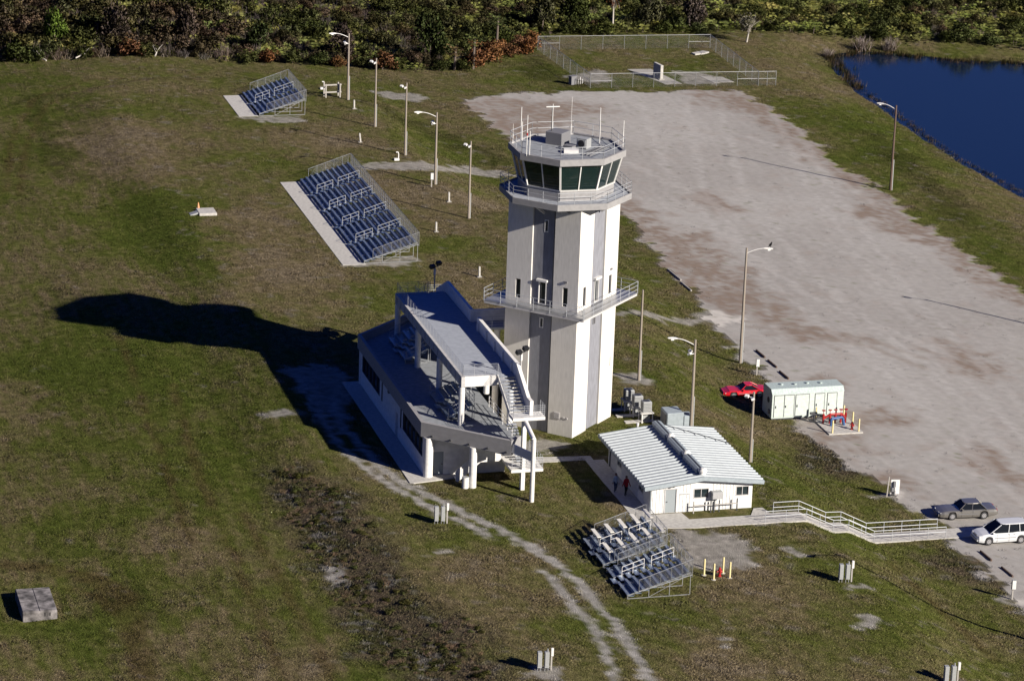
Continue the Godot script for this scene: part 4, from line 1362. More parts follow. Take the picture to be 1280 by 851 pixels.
func lattice(m: MB, a: Vector3, b: Vector3, h0: float, h1: float, gap: float) -> void:
	# chain-link wire between two posts: thin crossing strips
	var L := a.distance_to(b)
	var d := (b - a) / L
	var n := d.cross(Vector3.UP)
	var H := h1 - h0
	var k := -H
	while k < L:
		for s in [0, 1]:
			var u0 := k
			var u1 := k + H
			var y0 := h0 if s == 0 else h1
			var y1 := h1 if s == 0 else h0
			if u0 < 0:
				y0 = lerpf(y0, y1, -u0 / H)
				u0 = 0
			if u1 > L:
				y1 = lerpf(h0 if s == 0 else h1, y1, (L - k) / H)
				u1 = L
			if u1 - u0 < 0.01: continue
			var p := a + d * u0 + Vector3.UP * y0
			var q := a + d * u1 + Vector3.UP * y1
			var w := (q - p).normalized().cross(n) * 0.0035
			m.quad_to(p - w, p + w, q + w, q - w, n)
			var w2 := n * 0.0035
			m.quad_to(p - w2, p + w2, q + w2, q - w2, w)
		k += gap

func mesh_fence(parent: Node3D, a: Vector3, b: Vector3, h: float, n: int, gap: float, mid := false, called := "wire_panel") -> void:
	for k in n:
		var p := a.lerp(b, float(k) / n)
		var q := a.lerp(b, (k + 1.0) / n)
		var m := B()
		lattice(m, p, q, 0.05, h, gap)
		part(m, called, M.galvanised, parent)
		m = B()
		m.tube(p + Vector3.UP * h, q + Vector3.UP * h, 0.03, 6)
		if mid: m.tube(p + Vector3.UP * h * 0.5, q + Vector3.UP * h * 0.5, 0.025, 6)
		part(m, "top_rail", M.galvanised, parent)
		m = B()
		m.tube(p - Vector3.UP * 0.1, p + Vector3.UP * (h + 0.04), 0.035, 6)
		part(m, "fence_post", M.galvanised, parent)
	var e := B()
	e.tube(b - Vector3.UP * 0.1, b + Vector3.UP * (h + 0.04), 0.04, 6)
	part(e, "fence_post", M.galvanised, parent)

func bleacher(called: String, label: String, x: float, z: float, len: float, rows: int, gaps: Array, group: String) -> Node3D:
	var t := thing(called, label, "bleacher", on(x, z), 0, group)
	bleacher_rows(t, rows, len, gaps)
	var depth := rows * 0.61
	var top := 0.42 + (rows - 1) * 0.2
	# supporting frames
	var n := maxi(3, roundi(len / 1.9))
	for k in n + 1:
		var z1 := -len / 2 + 0.05 + (len - 0.1) * k / n
		var m := B()
		m.bar(Vector3(0.05, 0.3, z1), Vector3(depth - 0.2, top - 0.1, z1), 0.05, 0.09)
		m.bar(Vector3(0.05, 0.05, z1), Vector3(depth - 0.2, 0.05, z1), 0.05, 0.06)
		for q in [0.0, 0.34, 0.67, 1.0]:
			var xx := lerpf(0.08, depth - 0.22, q)
			m.bar(Vector3(xx, 0.05, z1), Vector3(xx, lerpf(0.3, top - 0.1, q), z1), 0.05, 0.05)
		m.bar(Vector3(depth * 0.34, 0.08, z1), Vector3(depth - 0.24, top - 0.2, z1), 0.04, 0.04)
		part(m, "support_frame", M.galvanised, t)
	for k in rows:
		if k % 2: continue
		var m := B()
		m.bar(Vector3(0.15 + k * 0.61, 0.2 + k * 0.2, -len / 2), Vector3(0.15 + k * 0.61, 0.2 + k * 0.2, len / 2), 0.04, 0.04)
		part(m, "cross_brace", M.galvanised, t)
	# wire back and side guards
	var xb := depth - 0.1
	var guard := Node3D.new()
	guard.name = "back_guard"
	t.add_child(guard, true)
	var m := B()
	for k in n * 2 + 1:
		var z1 := -len / 2 + len * k / (n * 2)
		m.tube(Vector3(xb, top - 0.5, z1), Vector3(xb, top + 1.05, z1), 0.025, 5)
	for y in [top - 0.45, top + 0.3, top + 1.05]: m.tube(Vector3(xb, y, -len / 2), Vector3(xb, y, len / 2), 0.025, 5)
	part(m, "rail_frame", M.galvanised, guard)
	m = B()
	lattice(m, Vector3(xb, 0, -len / 2), Vector3(xb, 0, len / 2), top - 0.4, top + 1.0, 0.16)
	part(m, "wire_mesh", M.galvanised, guard)
	for s in [-1, 1]:
		var zz: float = len / 2 * s
		m = B()
		var x0 := 1.0
		var ya := 0.42 + 0.2 * (x0 / 0.61)
		var a0 := Vector3(x0, ya - 0.15, zz)
		var a1 := Vector3(x0, ya + 0.85, zz)
		var b0 := Vector3(xb, top - 0.3, zz)
		var b1 := Vector3(xb, top + 1.05, zz)
		m.path([a0, a1, b1, b0, a0], 0.025, 5)
		for k in 4:
			var f := (k + 1) / 5.0
			m.tube(a0.lerp(b0, f), a1.lerp(b1, f), 0.022, 5)
		var sg := part(m, "side_guard", M.galvanised, t)
		m = B()
		for k in 34:
			var f := k / 34.0
			var g := minf(1.0, f + 0.2)
			var p := a0.lerp(b0, f)
			var q := a1.lerp(b1, g)
			m.bar(p, p.lerp(q, 1.0 if f + 0.2 <= 1.0 else (1.0 - f) / 0.2), 0.008, 0.008)
			p = a1.lerp(b1, f)
			q = a0.lerp(b0, g)
			m.bar(p, p.lerp(q, 1.0 if f + 0.2 <= 1.0 else (1.0 - f) / 0.2), 0.008, 0.008)
		part(m, "wire_mesh", M.galvanised, sg)
	# aisle handrails
	for g in gaps:
		var zc: float = (g[0] + g[1]) / 2
		for r in ([[1, int(rows * 0.48)], [int(rows * 0.58), rows - 1]] if rows > 5 else [[1, rows - 1]]):
			m = B()
			var p0 := Vector3(r[0] * 0.61, 0.3 + r[0] * 0.2, zc)
			var p1 := Vector3(r[1] * 0.61, 0.3 + r[1] * 0.2, zc)
			m.path([p0, p0 + Vector3.UP * 0.9, p1 + Vector3.UP * 0.9, p1], 0.026, 6)
			m.tube(p0 + Vector3.UP * 0.5, p1 + Vector3.UP * 0.5, 0.025, 6)
			m.tube(p0.lerp(p1, 0.5), p0.lerp(p1, 0.5) + Vector3.UP * 0.9, 0.025, 6)
			part(m, "aisle_rail", M.white_paint if len < 20 and rows < 10 else M.rail_paint, t)
	return t

func hydrant(at: Vector3, label: String) -> void:
	var t := thing("fire_hydrant", label, "hydrant", at)
	var m := B()
	var rings := []
	for q in [[-0.05, 0.17], [0.06, 0.17], [0.07, 0.11], [0.5, 0.11], [0.52, 0.16], [0.58, 0.16], [0.6, 0.13], [0.72, 0.10], [0.78, 0.05]]: rings.append(m.ring(Vector3(0, q[0], 0), Vector3.UP, q[1], 12))
	m.loft(rings, true, true, true)
	part(m, "barrel", M.red_paint, t)
	for s in [-1, 1]:
		m = B()
		m.tube(Vector3(0.08 * s, 0.42, 0), Vector3(0.24 * s, 0.42, 0), 0.07, 8)
		part(m, "nozzle", M.red_paint, t)
	m = B()
	m.tube(Vector3(0, 0.42, 0.08), Vector3(0, 0.42, 0.26), 0.09, 8)
	part(m, "nozzle", M.red_paint, t)

func bollard(x: float, z: float, h: float, label: String, group: String) -> void:
	var t := thing("bollard", label, "bollard", on(x, z), 0, group)
	var m := B()
	var rings := []
	for q in [[-0.1, 0.085], [h - 0.06, 0.085], [h - 0.02, 0.07], [h, 0.03]]: rings.append(m.ring(Vector3(0, q[0], 0), Vector3.UP, q[1], 12))
	m.loft(rings, true, true, true)
	part(m, "pipe", M.yellow, t)
	m = B()
	m.tube(Vector3(0, -0.05, 0), Vector3(0, 0.03, 0), 0.2, 10)
	part(m, "footing", M.concrete, t)

func paving() -> void:
	# paths and pads: thin slabs lying on the mound
	var m := B()
	var p := []
	for q in [[-5.9, 9.6], [0.25, 10.2], [0.25, 11.3], [1.2, 11.3], [1.2, 25.3], [3.9, 25.3], [4.1, 26.9], [9.6, 26.9], [10.4, 25.3], [11.2, 25.3], [11.4, 26.6], [13.9, 26.75], [13.9, 28.9], [4.0, 28.9], [1.2, 28.5], [-0.5, 27.0], [-0.5, 11.2], [-5.9, 11.0]]: p.append(Vector2(q[0], q[1]))
	m.prism(p, -0.2, 0.06)
	struct(m, "path", M.concrete)
	m = B()
	m.prism([Vector2(-17.2, -13.6), Vector2(-15.62, -13.6), Vector2(-15.62, 12.72), Vector2(-13.2, 12.72), Vector2(-12.9, 13.7), Vector2(-14.3, 13.9), Vector2(-16.9, 14.4), Vector2(-17.2, 14.2)], -0.2, 0.08)
	struct(m, "apron", M.concrete)
	# ramp with two sloping runs down to the lot
	m = B()
	var zs := [26.75, 28.9]
	var prof := [Vector2(13.9, 0.06), Vector2(16.4, -1.14), Vector2(17.8, -1.18), Vector2(20.2, -2.38), Vector2(24.0, -2.42), Vector2(30.2, -2.44), Vector2(30.2, -2.7), Vector2(20.2, -2.8), Vector2(17.8, -1.7), Vector2(16.4, -1.6), Vector2(13.9, -0.4)]
	m.plate(prof, Vector3(0, 0, zs[0]), Vector3.RIGHT, Vector3.UP, zs[1] - zs[0])
	struct(m, "ramp_path", M.concrete)
	for q in [["concrete_pad", [-8.8, -6.3, -86.4, -52.0]], ["concrete_pad", [-7.7, -5.25, -129.8, -118.4]]]:
		m = B()
		m.bounds(q[1][0], q[1][1], -0.3, 0.05, q[1][2], q[1][3])
		struct(m, q[0], M.concrete)
	m = B()
	m.bounds(26.3, 29.7, -2.9, -2.38, -3.0, 1.6)
	struct(m, "concrete_pad", M.concrete)
	m = B()
	m.prism([Vector2(52.6, -149.0), Vector2(56.0, -148.8), Vector2(57.6, -139.6), Vector2(55.2, -139.4)], -2.8, -2.44)
	struct(m, "concrete_pad", M.old_concrete)
	m = B()
	m.prism([Vector2(61.5, -143.6), Vector2(64.5, -143.0), Vector2(65.2, -139.8), Vector2(62.2, -139.6)], -2.8, -2.45)
	struct(m, "concrete_pad", M.old_concrete)
	# handrails of the ramp
	for s in 2:
		var z: float = [26.85, 28.8][s]
		var t := thing("handrail", ["steel handrail of the ramp on the side towards the gravel lot shelter", "steel handrail of the ramp on the side towards the bleachers"][s], "handrail", Vector3.ZERO, 0, "handrails of the ramp")
		var pts := [Vector3(11.6 - s * 1.4, 0.06, z), Vector3(13.9, 0.06, z), Vector3(16.4, -1.14, z), Vector3(17.8, -1.18, z), Vector3(20.2, -2.38, z), Vector3(26.8, -2.43, z)]
		for k in 2:
			m = B()
			var up: Array = []
			for q in pts: up.append(q + Vector3.UP * (1.0 - 0.45 * k))
			m.path(up, 0.032, 6)
			part(m, "top_rail" if k == 0 else "middle_rail", M.rail_paint, t)
		for i in pts.size() - 1:
			var n := maxi(1, roundi(pts[i].distance_to(pts[i + 1]) / 1.6))
			for k in n + (1 if i == pts.size() - 2 else 0):
				m = B()
				var b: Vector3 = pts[i].lerp(pts[i + 1], float(k) / n)
				m.tube(b - Vector3.UP * 0.1, b + Vector3.UP * 1.0, 0.026, 6)
				part(m, "post", M.rail_paint, t)

func car(called: String, label: String, at: Vector3, turn: float, L: float, W: float, H: float, paint: Material, kind: int) -> Node3D:
	# x runs to the back of the car, z to its left side seen from behind; kind 0 saloon, 1 minivan, 2 coupe
	var t := thing(called, label, "car", at, turn)
	var hw := W / 2
	var wr := 0.33
	var ax0: float = -L * [0.275, 0.30, 0.29][kind]
	var ax1: float = L * [0.265, 0.295, 0.28][kind]
	var f := -L / 2
	var r := L / 2
	# side outline of the lower body with wheel arches
	var belt: float = [0.86, 1.0, 0.78][kind]
	var hood: float = [0.82, 0.95, 0.72][kind]
	var stations := []   # x, bottom, top, half width
	stations.append([f, 0.34, 0.56, hw * 0.78])
	stations.append([f + 0.12, 0.26, hood - 0.16, hw * 0.9])
	stations.append([f + 0.45, 0.22, hood - 0.05, hw * 0.98])
	for k in 9:
		var x := lerpf(ax0 - wr - 0.07, ax0 + wr + 0.07, k / 8.0)
		var d := absf(x - ax0)
		var b := 0.22
		if d < wr + 0.07: b = maxf(0.22, 0.33 + sqrt(maxf(0.0, pow(wr + 0.07, 2) - d * d)))
		stations.append([x, minf(b, hood - 0.06), hood + 0.0 if kind != 1 else lerpf(0.92, 1.02, k / 8.0), hw])
	var xm0: float = -L * [0.13, 0.16, 0.12][kind]
	stations.append([xm0, 0.2, belt + 0.02, hw])
	stations.append([0.0, 0.2, belt + 0.02, hw])
	stations.append([L * 0.12, 0.2, belt + 0.02, hw])
	for k in 9:
		var x := lerpf(ax1 - wr - 0.07, ax1 + wr + 0.07, k / 8.0)
		var d := absf(x - ax1)
		var b := 0.22
		if d < wr + 0.07: b = maxf(0.22, 0.33 + sqrt(maxf(0.0, pow(wr + 0.07, 2) - d * d)))
		stations.append([x, minf(b, belt - 0.06), belt + [0.03, 0.06, 0.04][kind], hw])
	stations.append([r - 0.35, 0.26, belt + [0.03, 0.06, 0.02][kind], hw * 0.97])
	stations.append([r - 0.1, 0.3, belt + [-0.02, 0.04, -0.03][kind], hw * 0.92])
	stations.append([r, 0.4, belt - 0.18, hw * 0.84])
	stations.sort_custom(func(a, b): return a[0] < b[0])
	var rings := []
	for s in stations:
		var b: float = s[1]
		var tp: float = s[2]
		var w: float = s[3]
		var mid := lerpf(b, tp, 0.6)
		rings.append([Vector3(s[0], b, -w * 0.93), Vector3(s[0], lerpf(b, mid, 0.5), -w), Vector3(s[0], mid, -w), Vector3(s[0], tp - 0.06, -w * 0.955), Vector3(s[0], tp, -w * 0.86), Vector3(s[0], tp + 0.02, 0), Vector3(s[0], tp, w * 0.86), Vector3(s[0], tp - 0.06, w * 0.955), Vector3(s[0], mid, w), Vector3(s[0], lerpf(b, mid, 0.5), w), Vector3(s[0], b, w * 0.93)])
	var m := B()
	m.loft(rings)
	part(m, "body", paint, t)
	# greenhouse: bottom outline at the belt, roof above
	var gb: Array = [[-L * 0.155, L * 0.315], [-L * 0.275, r - 0.1], [-L * 0.13, L * 0.30]][kind]
	var gt: Array = [[-L * 0.055, L * 0.205], [-L * 0.075, r - 0.38], [-L * 0.02, L * 0.13]][kind]
	var wb := hw * 0.88
	var wt: float = hw * [0.70, 0.76, 0.64][kind]
	var bt := belt + 0.015
	var low := func(x: float, s: float) -> Vector3: return Vector3(x, bt, wb * s)
	var hi := func(x: float, s: float) -> Vector3: return Vector3(x, H - 0.05, wt * s)
	m = B()
	m.loft([[low.call(gb[0] + 0.03, -1), low.call(gb[1] - 0.03, -1), low.call(gb[1] - 0.03, 1), low.call(gb[0] + 0.03, 1)], [hi.call(gt[0] + 0.03, -0.97), hi.call(gt[1] - 0.03, -0.97), hi.call(gt[1] - 0.03, 0.97), hi.call(gt[0] + 0.03, 0.97)]])
	part(m, "window_glass", M.car_glass, t)
	m = B()
	var rr := []
	for q in [[0.0, 1.0], [0.035, 0.97], [0.055, 0.8]]:
		var s: float = q[1]
		var gx: float = (gt[0] + gt[1]) / 2.0
		var gl: float = (gt[1] - gt[0]) / 2.0 + 0.04
		var row := []
		for k in 16:
			var a := TAU * k / 16
			var cx := signf(cos(a)) * pow(absf(cos(a)), 0.45)
			var cz := signf(sin(a)) * pow(absf(sin(a)), 0.45)
			row.append(Vector3(gx + gl * cx * (0.9 + 0.1 * s), H - 0.055 + q[0], (wt + 0.02) * cz * s))
		rr.append(row)
	m.loft(rr)
	part(m, "roof", paint, t)
	# pillars
	var pillars: Array = [[gb[0], gt[0]], [gb[1], gt[1]], [L * 0.06, L * 0.075]]
	if kind == 1: pillars.append([L * 0.27, L * 0.26])
	if kind == 2: pillars.pop_back()
	for q in pillars:
		for s in [-1, 1]:
			m = B()
			m.bar(low.call(q[0], s * 1.005), hi.call(q[1], s * 1.01), 0.07 if q[0] != gb[1] else 0.16, 0.05)
			part(m, "pillar", paint, t)
	# wheels
	for x in [ax0, ax1]:
		for s in [-1, 1]:
			m = B()
			var z: float = (hw - 0.12) * s
			m.tube(Vector3(x, wr, z - 0.11), Vector3(x, wr, z + 0.11), wr, 20)
			var wh := part(m, "wheel", M.rubber, t)
			m = B()
			m.tube(Vector3(x, wr, z + 0.1 * s), Vector3(x, wr, z + 0.125 * s), wr * 0.62, 14)
			part(m, "rim", M.alloy, wh)
			m = B()
			for k in 5: m.box(Vector3(x + cos(TAU * k / 5) * 0.12, wr + sin(TAU * k / 5) * 0.12, z + 0.127 * s), Vector3(0.05, 0.05, 0.01))
			part(m, "rim_vent", M.rubber, wh)
	for s in [-1, 1]:
		m = B()
		m.box(Vector3(f + 0.16, hood - 0.24, hw * 0.64 * s), Vector3(0.16, 0.14, 0.42), Basis(Vector3.UP, 0.25 * s))
		part(m, "headlight", M.lens, t)
		m = B()
		m.box(Vector3(r - 0.06, belt - 0.14, hw * 0.66 * s), Vector3(0.1, 0.16, 0.4), Basis(Vector3.UP, -0.2 * s))
		part(m, "tail_light", M.red_paint, t)
		m = B()
		m.box(Vector3(gb[0] + 0.25, belt + 0.08, (hw + 0.06) * s), Vector3(0.16, 0.13, 0.14))
		part(m, "mirror", paint, t)
		m = B()
		m.box(Vector3((ax0 + ax1) / 2, lerpf(0.2, belt, 0.5), (hw + 0.004) * s), Vector3((ax1 - ax0) - 1.0, 0.05, 0.02))
		part(m, "trim_strip", M.dark_grey, t)
		for k in (2 if kind == 1 else (2 if kind == 0 else 1)):
			m = B()
			m.box(Vector3([L * 0.035 + 0.1, -L * 0.1 + 0.95][k] + (0.35 if kind == 1 else 0.0) * k, belt - 0.12, (hw * 0.975) * s), Vector3(0.18, 0.04, 0.05))
			part(m, "door_handle", M.dark_grey, t)
		for x in ([xm0 + 0.05, L * 0.07] if kind != 2 else [xm0 + 0.05]):
			m = B()
			m.box(Vector3(x, lerpf(0.24, belt, 0.5), hw * 0.997 * s), Vector3(0.012, belt - 0.3, 0.012))
			part(m, "door_gap", M.rubber, t)
	m = B()
	m.box(Vector3(f + 0.02, 0.42, 0), Vector3(0.14, 0.18, W * 0.8))
	part(m, "front_bumper", paint if kind != 1 else M.box_grey, t)
	m = B()
	m.box(Vector3(f + 0.06, hood - 0.26, 0), Vector3(0.06, 0.16, W * 0.38))
	part(m, "grille", M.dark_grey, t)
	m = B()
	m.box(Vector3(r - 0.02, 0.48, 0), Vector3(0.14, 0.2, W * 0.82))
	part(m, "rear_bumper", paint, t)
	m = B()
	m.box(Vector3(r + 0.055, 0.5, 0), Vector3(0.01, 0.13, 0.32))
	part(m, "licence_plate", M.white_paint, t)
	return t

func enclosure() -> void:
	# chain-link compound by the wood, with a small dark block inside
	var t := thing("chain_link_fence", "tall galvanised chain-link fence enclosing a rectangular grass yard by the wood", "fence")
	var y := -2.5
	var a := Vector3(43.4, y, -162.4)
	var b := Vector3(44.2, y, -138.6)
	var c := Vector3(67.8, y, -137.4)
	var d := Vector3(68.7, y, -160.9)
	mesh_fence(t, a, b, 2.0, 8, 0.21)
	mesh_fence(t, b, c, 2.0, 8, 0.21)
	mesh_fence(t, c, d, 2.0, 8, 0.21)
	mesh_fence(t, d, a, 2.0, 8, 0.21)
	mesh_fence(t, Vector3(67.8, y, -137.3), Vector3(70.3, y, -137.2), 2.0, 2, 0.17, true, "gate_panel")
	for q in [[[a, b, 0]], [[a, b, 7]], [[b, c, 0]], [[b, c, 7]], [[d, a, 0]], [[d, a, 7]]]:
		var e: Array = q[0]
		var m := B()
		var p0: Vector3 = e[0].lerp(e[1], e[2] / 8.0)
		var p1: Vector3 = e[0].lerp(e[1], (e[2] + 1) / 8.0)
		m.tube(p0 + Vector3.UP * 1.0, p1 + Vector3.UP * 1.0, 0.03, 6)
		part(m, "brace_rail", M.galvanised, t)
	var blk := thing("monument_block", "narrow upright concrete block standing on slabs inside the fenced yard", "block", Vector3(55.3, -2.45, -143.3), 8)
	var m := B()
	m.bevel(Vector3(0, 1.0, 0), Vector3(0.42, 2.0, 2.3), 0.03)
	part(m, "body", M.concrete, blk)
	m = B()
	m.box(Vector3(0, 0.06, 0), Vector3(0.8, 0.14, 2.7))
	part(m, "footing", M.old_concrete, blk)
	var bx := thing("equipment_cabinet", "small dark cabinet beside white pipes at the corner of the fenced yard", "cabinet", Vector3(42.4, -2.5, -141.0), 20)
	m = B()
	m.bevel(Vector3(0, 0.6, 0), Vector3(0.9, 1.1, 0.7), 0.03)
	part(m, "body", M.dark_grey, bx)
	m = B()
	m.box(Vector3(0, 1.2, 0), Vector3(1.0, 0.1, 0.8))
	part(m, "lid", M.dark_grey, bx)
	for k in 3:
		m = B()
		m.tube(Vector3(0.7 + k * 0.35, 0, 0.3), Vector3(0.7 + k * 0.35, 0.7 + 0.3 * (k % 2), 0.3), 0.06, 6)
		part(m, "pipe", M.white_paint, bx)
	var sl := thing("broken_slab", "pale flat concrete slab lying on the grass by the fence corner", "slab", Vector3(66.2, -2.5, -157.6), 25)
	m = B()
	m.prism([Vector2(-1.3, -0.5), Vector2(1.1, -0.7), Vector2(1.4, 0.3), Vector2(0.2, 0.6), Vector2(-1.4, 0.4)], 0.0, 0.2)
	part(m, "slab", M.concrete, sl)

func shelter() -> void:
	var t := thing("equipment_shelter", "pale green equipment shelter with row of doors at the gravel lot", "shelter", Vector3(25.9, -2.5, -4.7))
	var hw := 3.6
	var hd := 1.3
	var m := B()
	var prof := [Vector2(-hd, 0.15), Vector2(-hd, 2.55), Vector2(-hd + 0.35, 2.95), Vector2(hd - 0.35, 2.95), Vector2(hd, 2.55), Vector2(hd, 0.15)]
	m.plate(prof, Vector3(hw, 0, 0), Vector3.BACK, Vector3.UP, 2 * hw)
	part(m, "body", M.shelter, t)
	m = B()
	m.plate([Vector2(-hd - 0.03, 2.54), Vector2(-hd + 0.34, 2.99), Vector2(hd - 0.34, 2.99), Vector2(hd + 0.03, 2.54), Vector2(hd, 2.54), Vector2(hd - 0.36, 2.955), Vector2(-hd + 0.36, 2.955), Vector2(-hd, 2.54)], Vector3(hw + 0.04, 0, 0), Vector3.BACK, Vector3.UP, 2 * hw + 0.08)
	part(m, "roof", M.shelter_roof, t)
	m = B()
	m.bounds(-hw + 0.05, hw - 0.05, -0.2, 0.15, -hd + 0.05, hd - 0.05)
	part(m, "base_frame", M.dark_metal, t)
	for q in [[-3.35, -2.4], [-2.36, -1.42], [-1.2, 0.1], [0.75, 1.65], [2.35, 2.36], [2.0, 2.9], [3.05, 3.06]]:
		if q[1] - q[0] < 0.3: continue
		var x0: float = q[0]
		var x1: float = q[1]
		m = B()
		m.bounds(x0, x1, 0.3, 2.4, hd, hd + 0.03)
		var d := part(m, "door", M.shelter, t)
		m = B()
		for s in [x0 - 0.03, x1 + 0.03]: m.bounds(s - 0.025, s + 0.025, 0.26, 2.46, hd, hd + 0.045)
		m.bounds(x0 - 0.05, x1 + 0.05, 2.42, 2.47, hd, hd + 0.05)
		part(m, "door_frame", M.dark_grey, d)
		m = B()
		m.bounds(x0 + 0.08, x0 + 0.16, 1.2, 1.42, hd + 0.03, hd + 0.08)
		part(m, "handle", M.dark_metal, d)
	for k in 4:
		m = B()
		m.tube(Vector3(-2.2 + k * 1.3, 2.99, -0.2 + 0.15 * (k % 2)), Vector3(-2.2 + k * 1.3, 3.12, -0.2 + 0.15 * (k % 2)), 0.16, 10)
		part(m, "roof_cap", M.shelter_roof, t)
	m = B()
	m.tube(Vector3(-hw - 0.05, 1.75, 0.3), Vector3(-hw + 0.01, 1.75, 0.3), 0.28, 14)
	part(m, "exhaust_fan", M.dark_metal, t)
	m = B()
	m.box(Vector3(-hw - 0.06, 0.7, 0.7), Vector3(0.12, 0.4, 0.3))
	part(m, "outlet_box", M.dark_grey, t)
	# valves in front
	var v := thing("valve_manifold", "red and blue fire main valves on concrete pad beside the shelter", "valves", Vector3(27.9, -2.38, -0.9), 0)
	m = B()
	m.path([Vector3(-1.2, 0.45, -0.4), Vector3(-0.5, 0.9, -0.4), Vector3(0.7, 0.9, -0.4), Vector3(1.1, 0.45, -0.4)], 0.11, 8)
	part(m, "pipe", M.red_paint, v)
	m = B()
	m.path([Vector3(-0.6, 0.0, 0.3), Vector3(-0.6, 0.7, 0.3), Vector3(0.5, 0.8, 0.3), Vector3(0.7, 0.0, 0.3)], 0.14, 8)
	part(m, "pipe", M.blue_paint, v, "thick blue pipe bend")
	for x in [-1.15, -0.5, 0.05, 0.6, 1.1]:
		m = B()
		m.tube(Vector3(x, 0.0, -0.4), Vector3(x, 0.5, -0.4), 0.1, 8)
		m.tube(Vector3(x, 0.55, -0.4), Vector3(x, 0.95, -0.4), 0.13, 8)
		m.tube(Vector3(x, 0.9, -0.4), Vector3(x, 1.3, -0.4), 0.035, 6)
		m.tube(Vector3(x, 1.3, -0.4), Vector3(x, 1.35, -0.4), 0.19, 10)
		part(m, "valve", M.red_paint, v)
	m = B()
	m.path([Vector3(-1.8, 0.05, -1.1), Vector3(-1.8, 0.7, -1.1), Vector3(-1.1, 0.75, -0.8)], 0.1, 8)
	m.box(Vector3(-1.9, 0.85, -1.1), Vector3(0.7, 0.2, 0.25))
	part(m, "backflow_valve", M.dark_metal, v)
	hydrant(Vector3(28.9, -2.38, 0.7), "red hydrant on the concrete pad beside the shelter")
	for q in [[26.7, 1.35, "with the open grass slope behind it"], [29.35, 1.3, "by the hydrant at the lot corner of the pad"], [29.5, -0.7, "between the valves and the open lot"], [29.35, -2.7, "next to the last shelter door"], [26.5, -2.6, "next to the middle shelter doors"]]:
		bollard(q[0], q[1], 1.35, "yellow bollard of the valve pad, " + q[2], "yellow bollards round the valves")

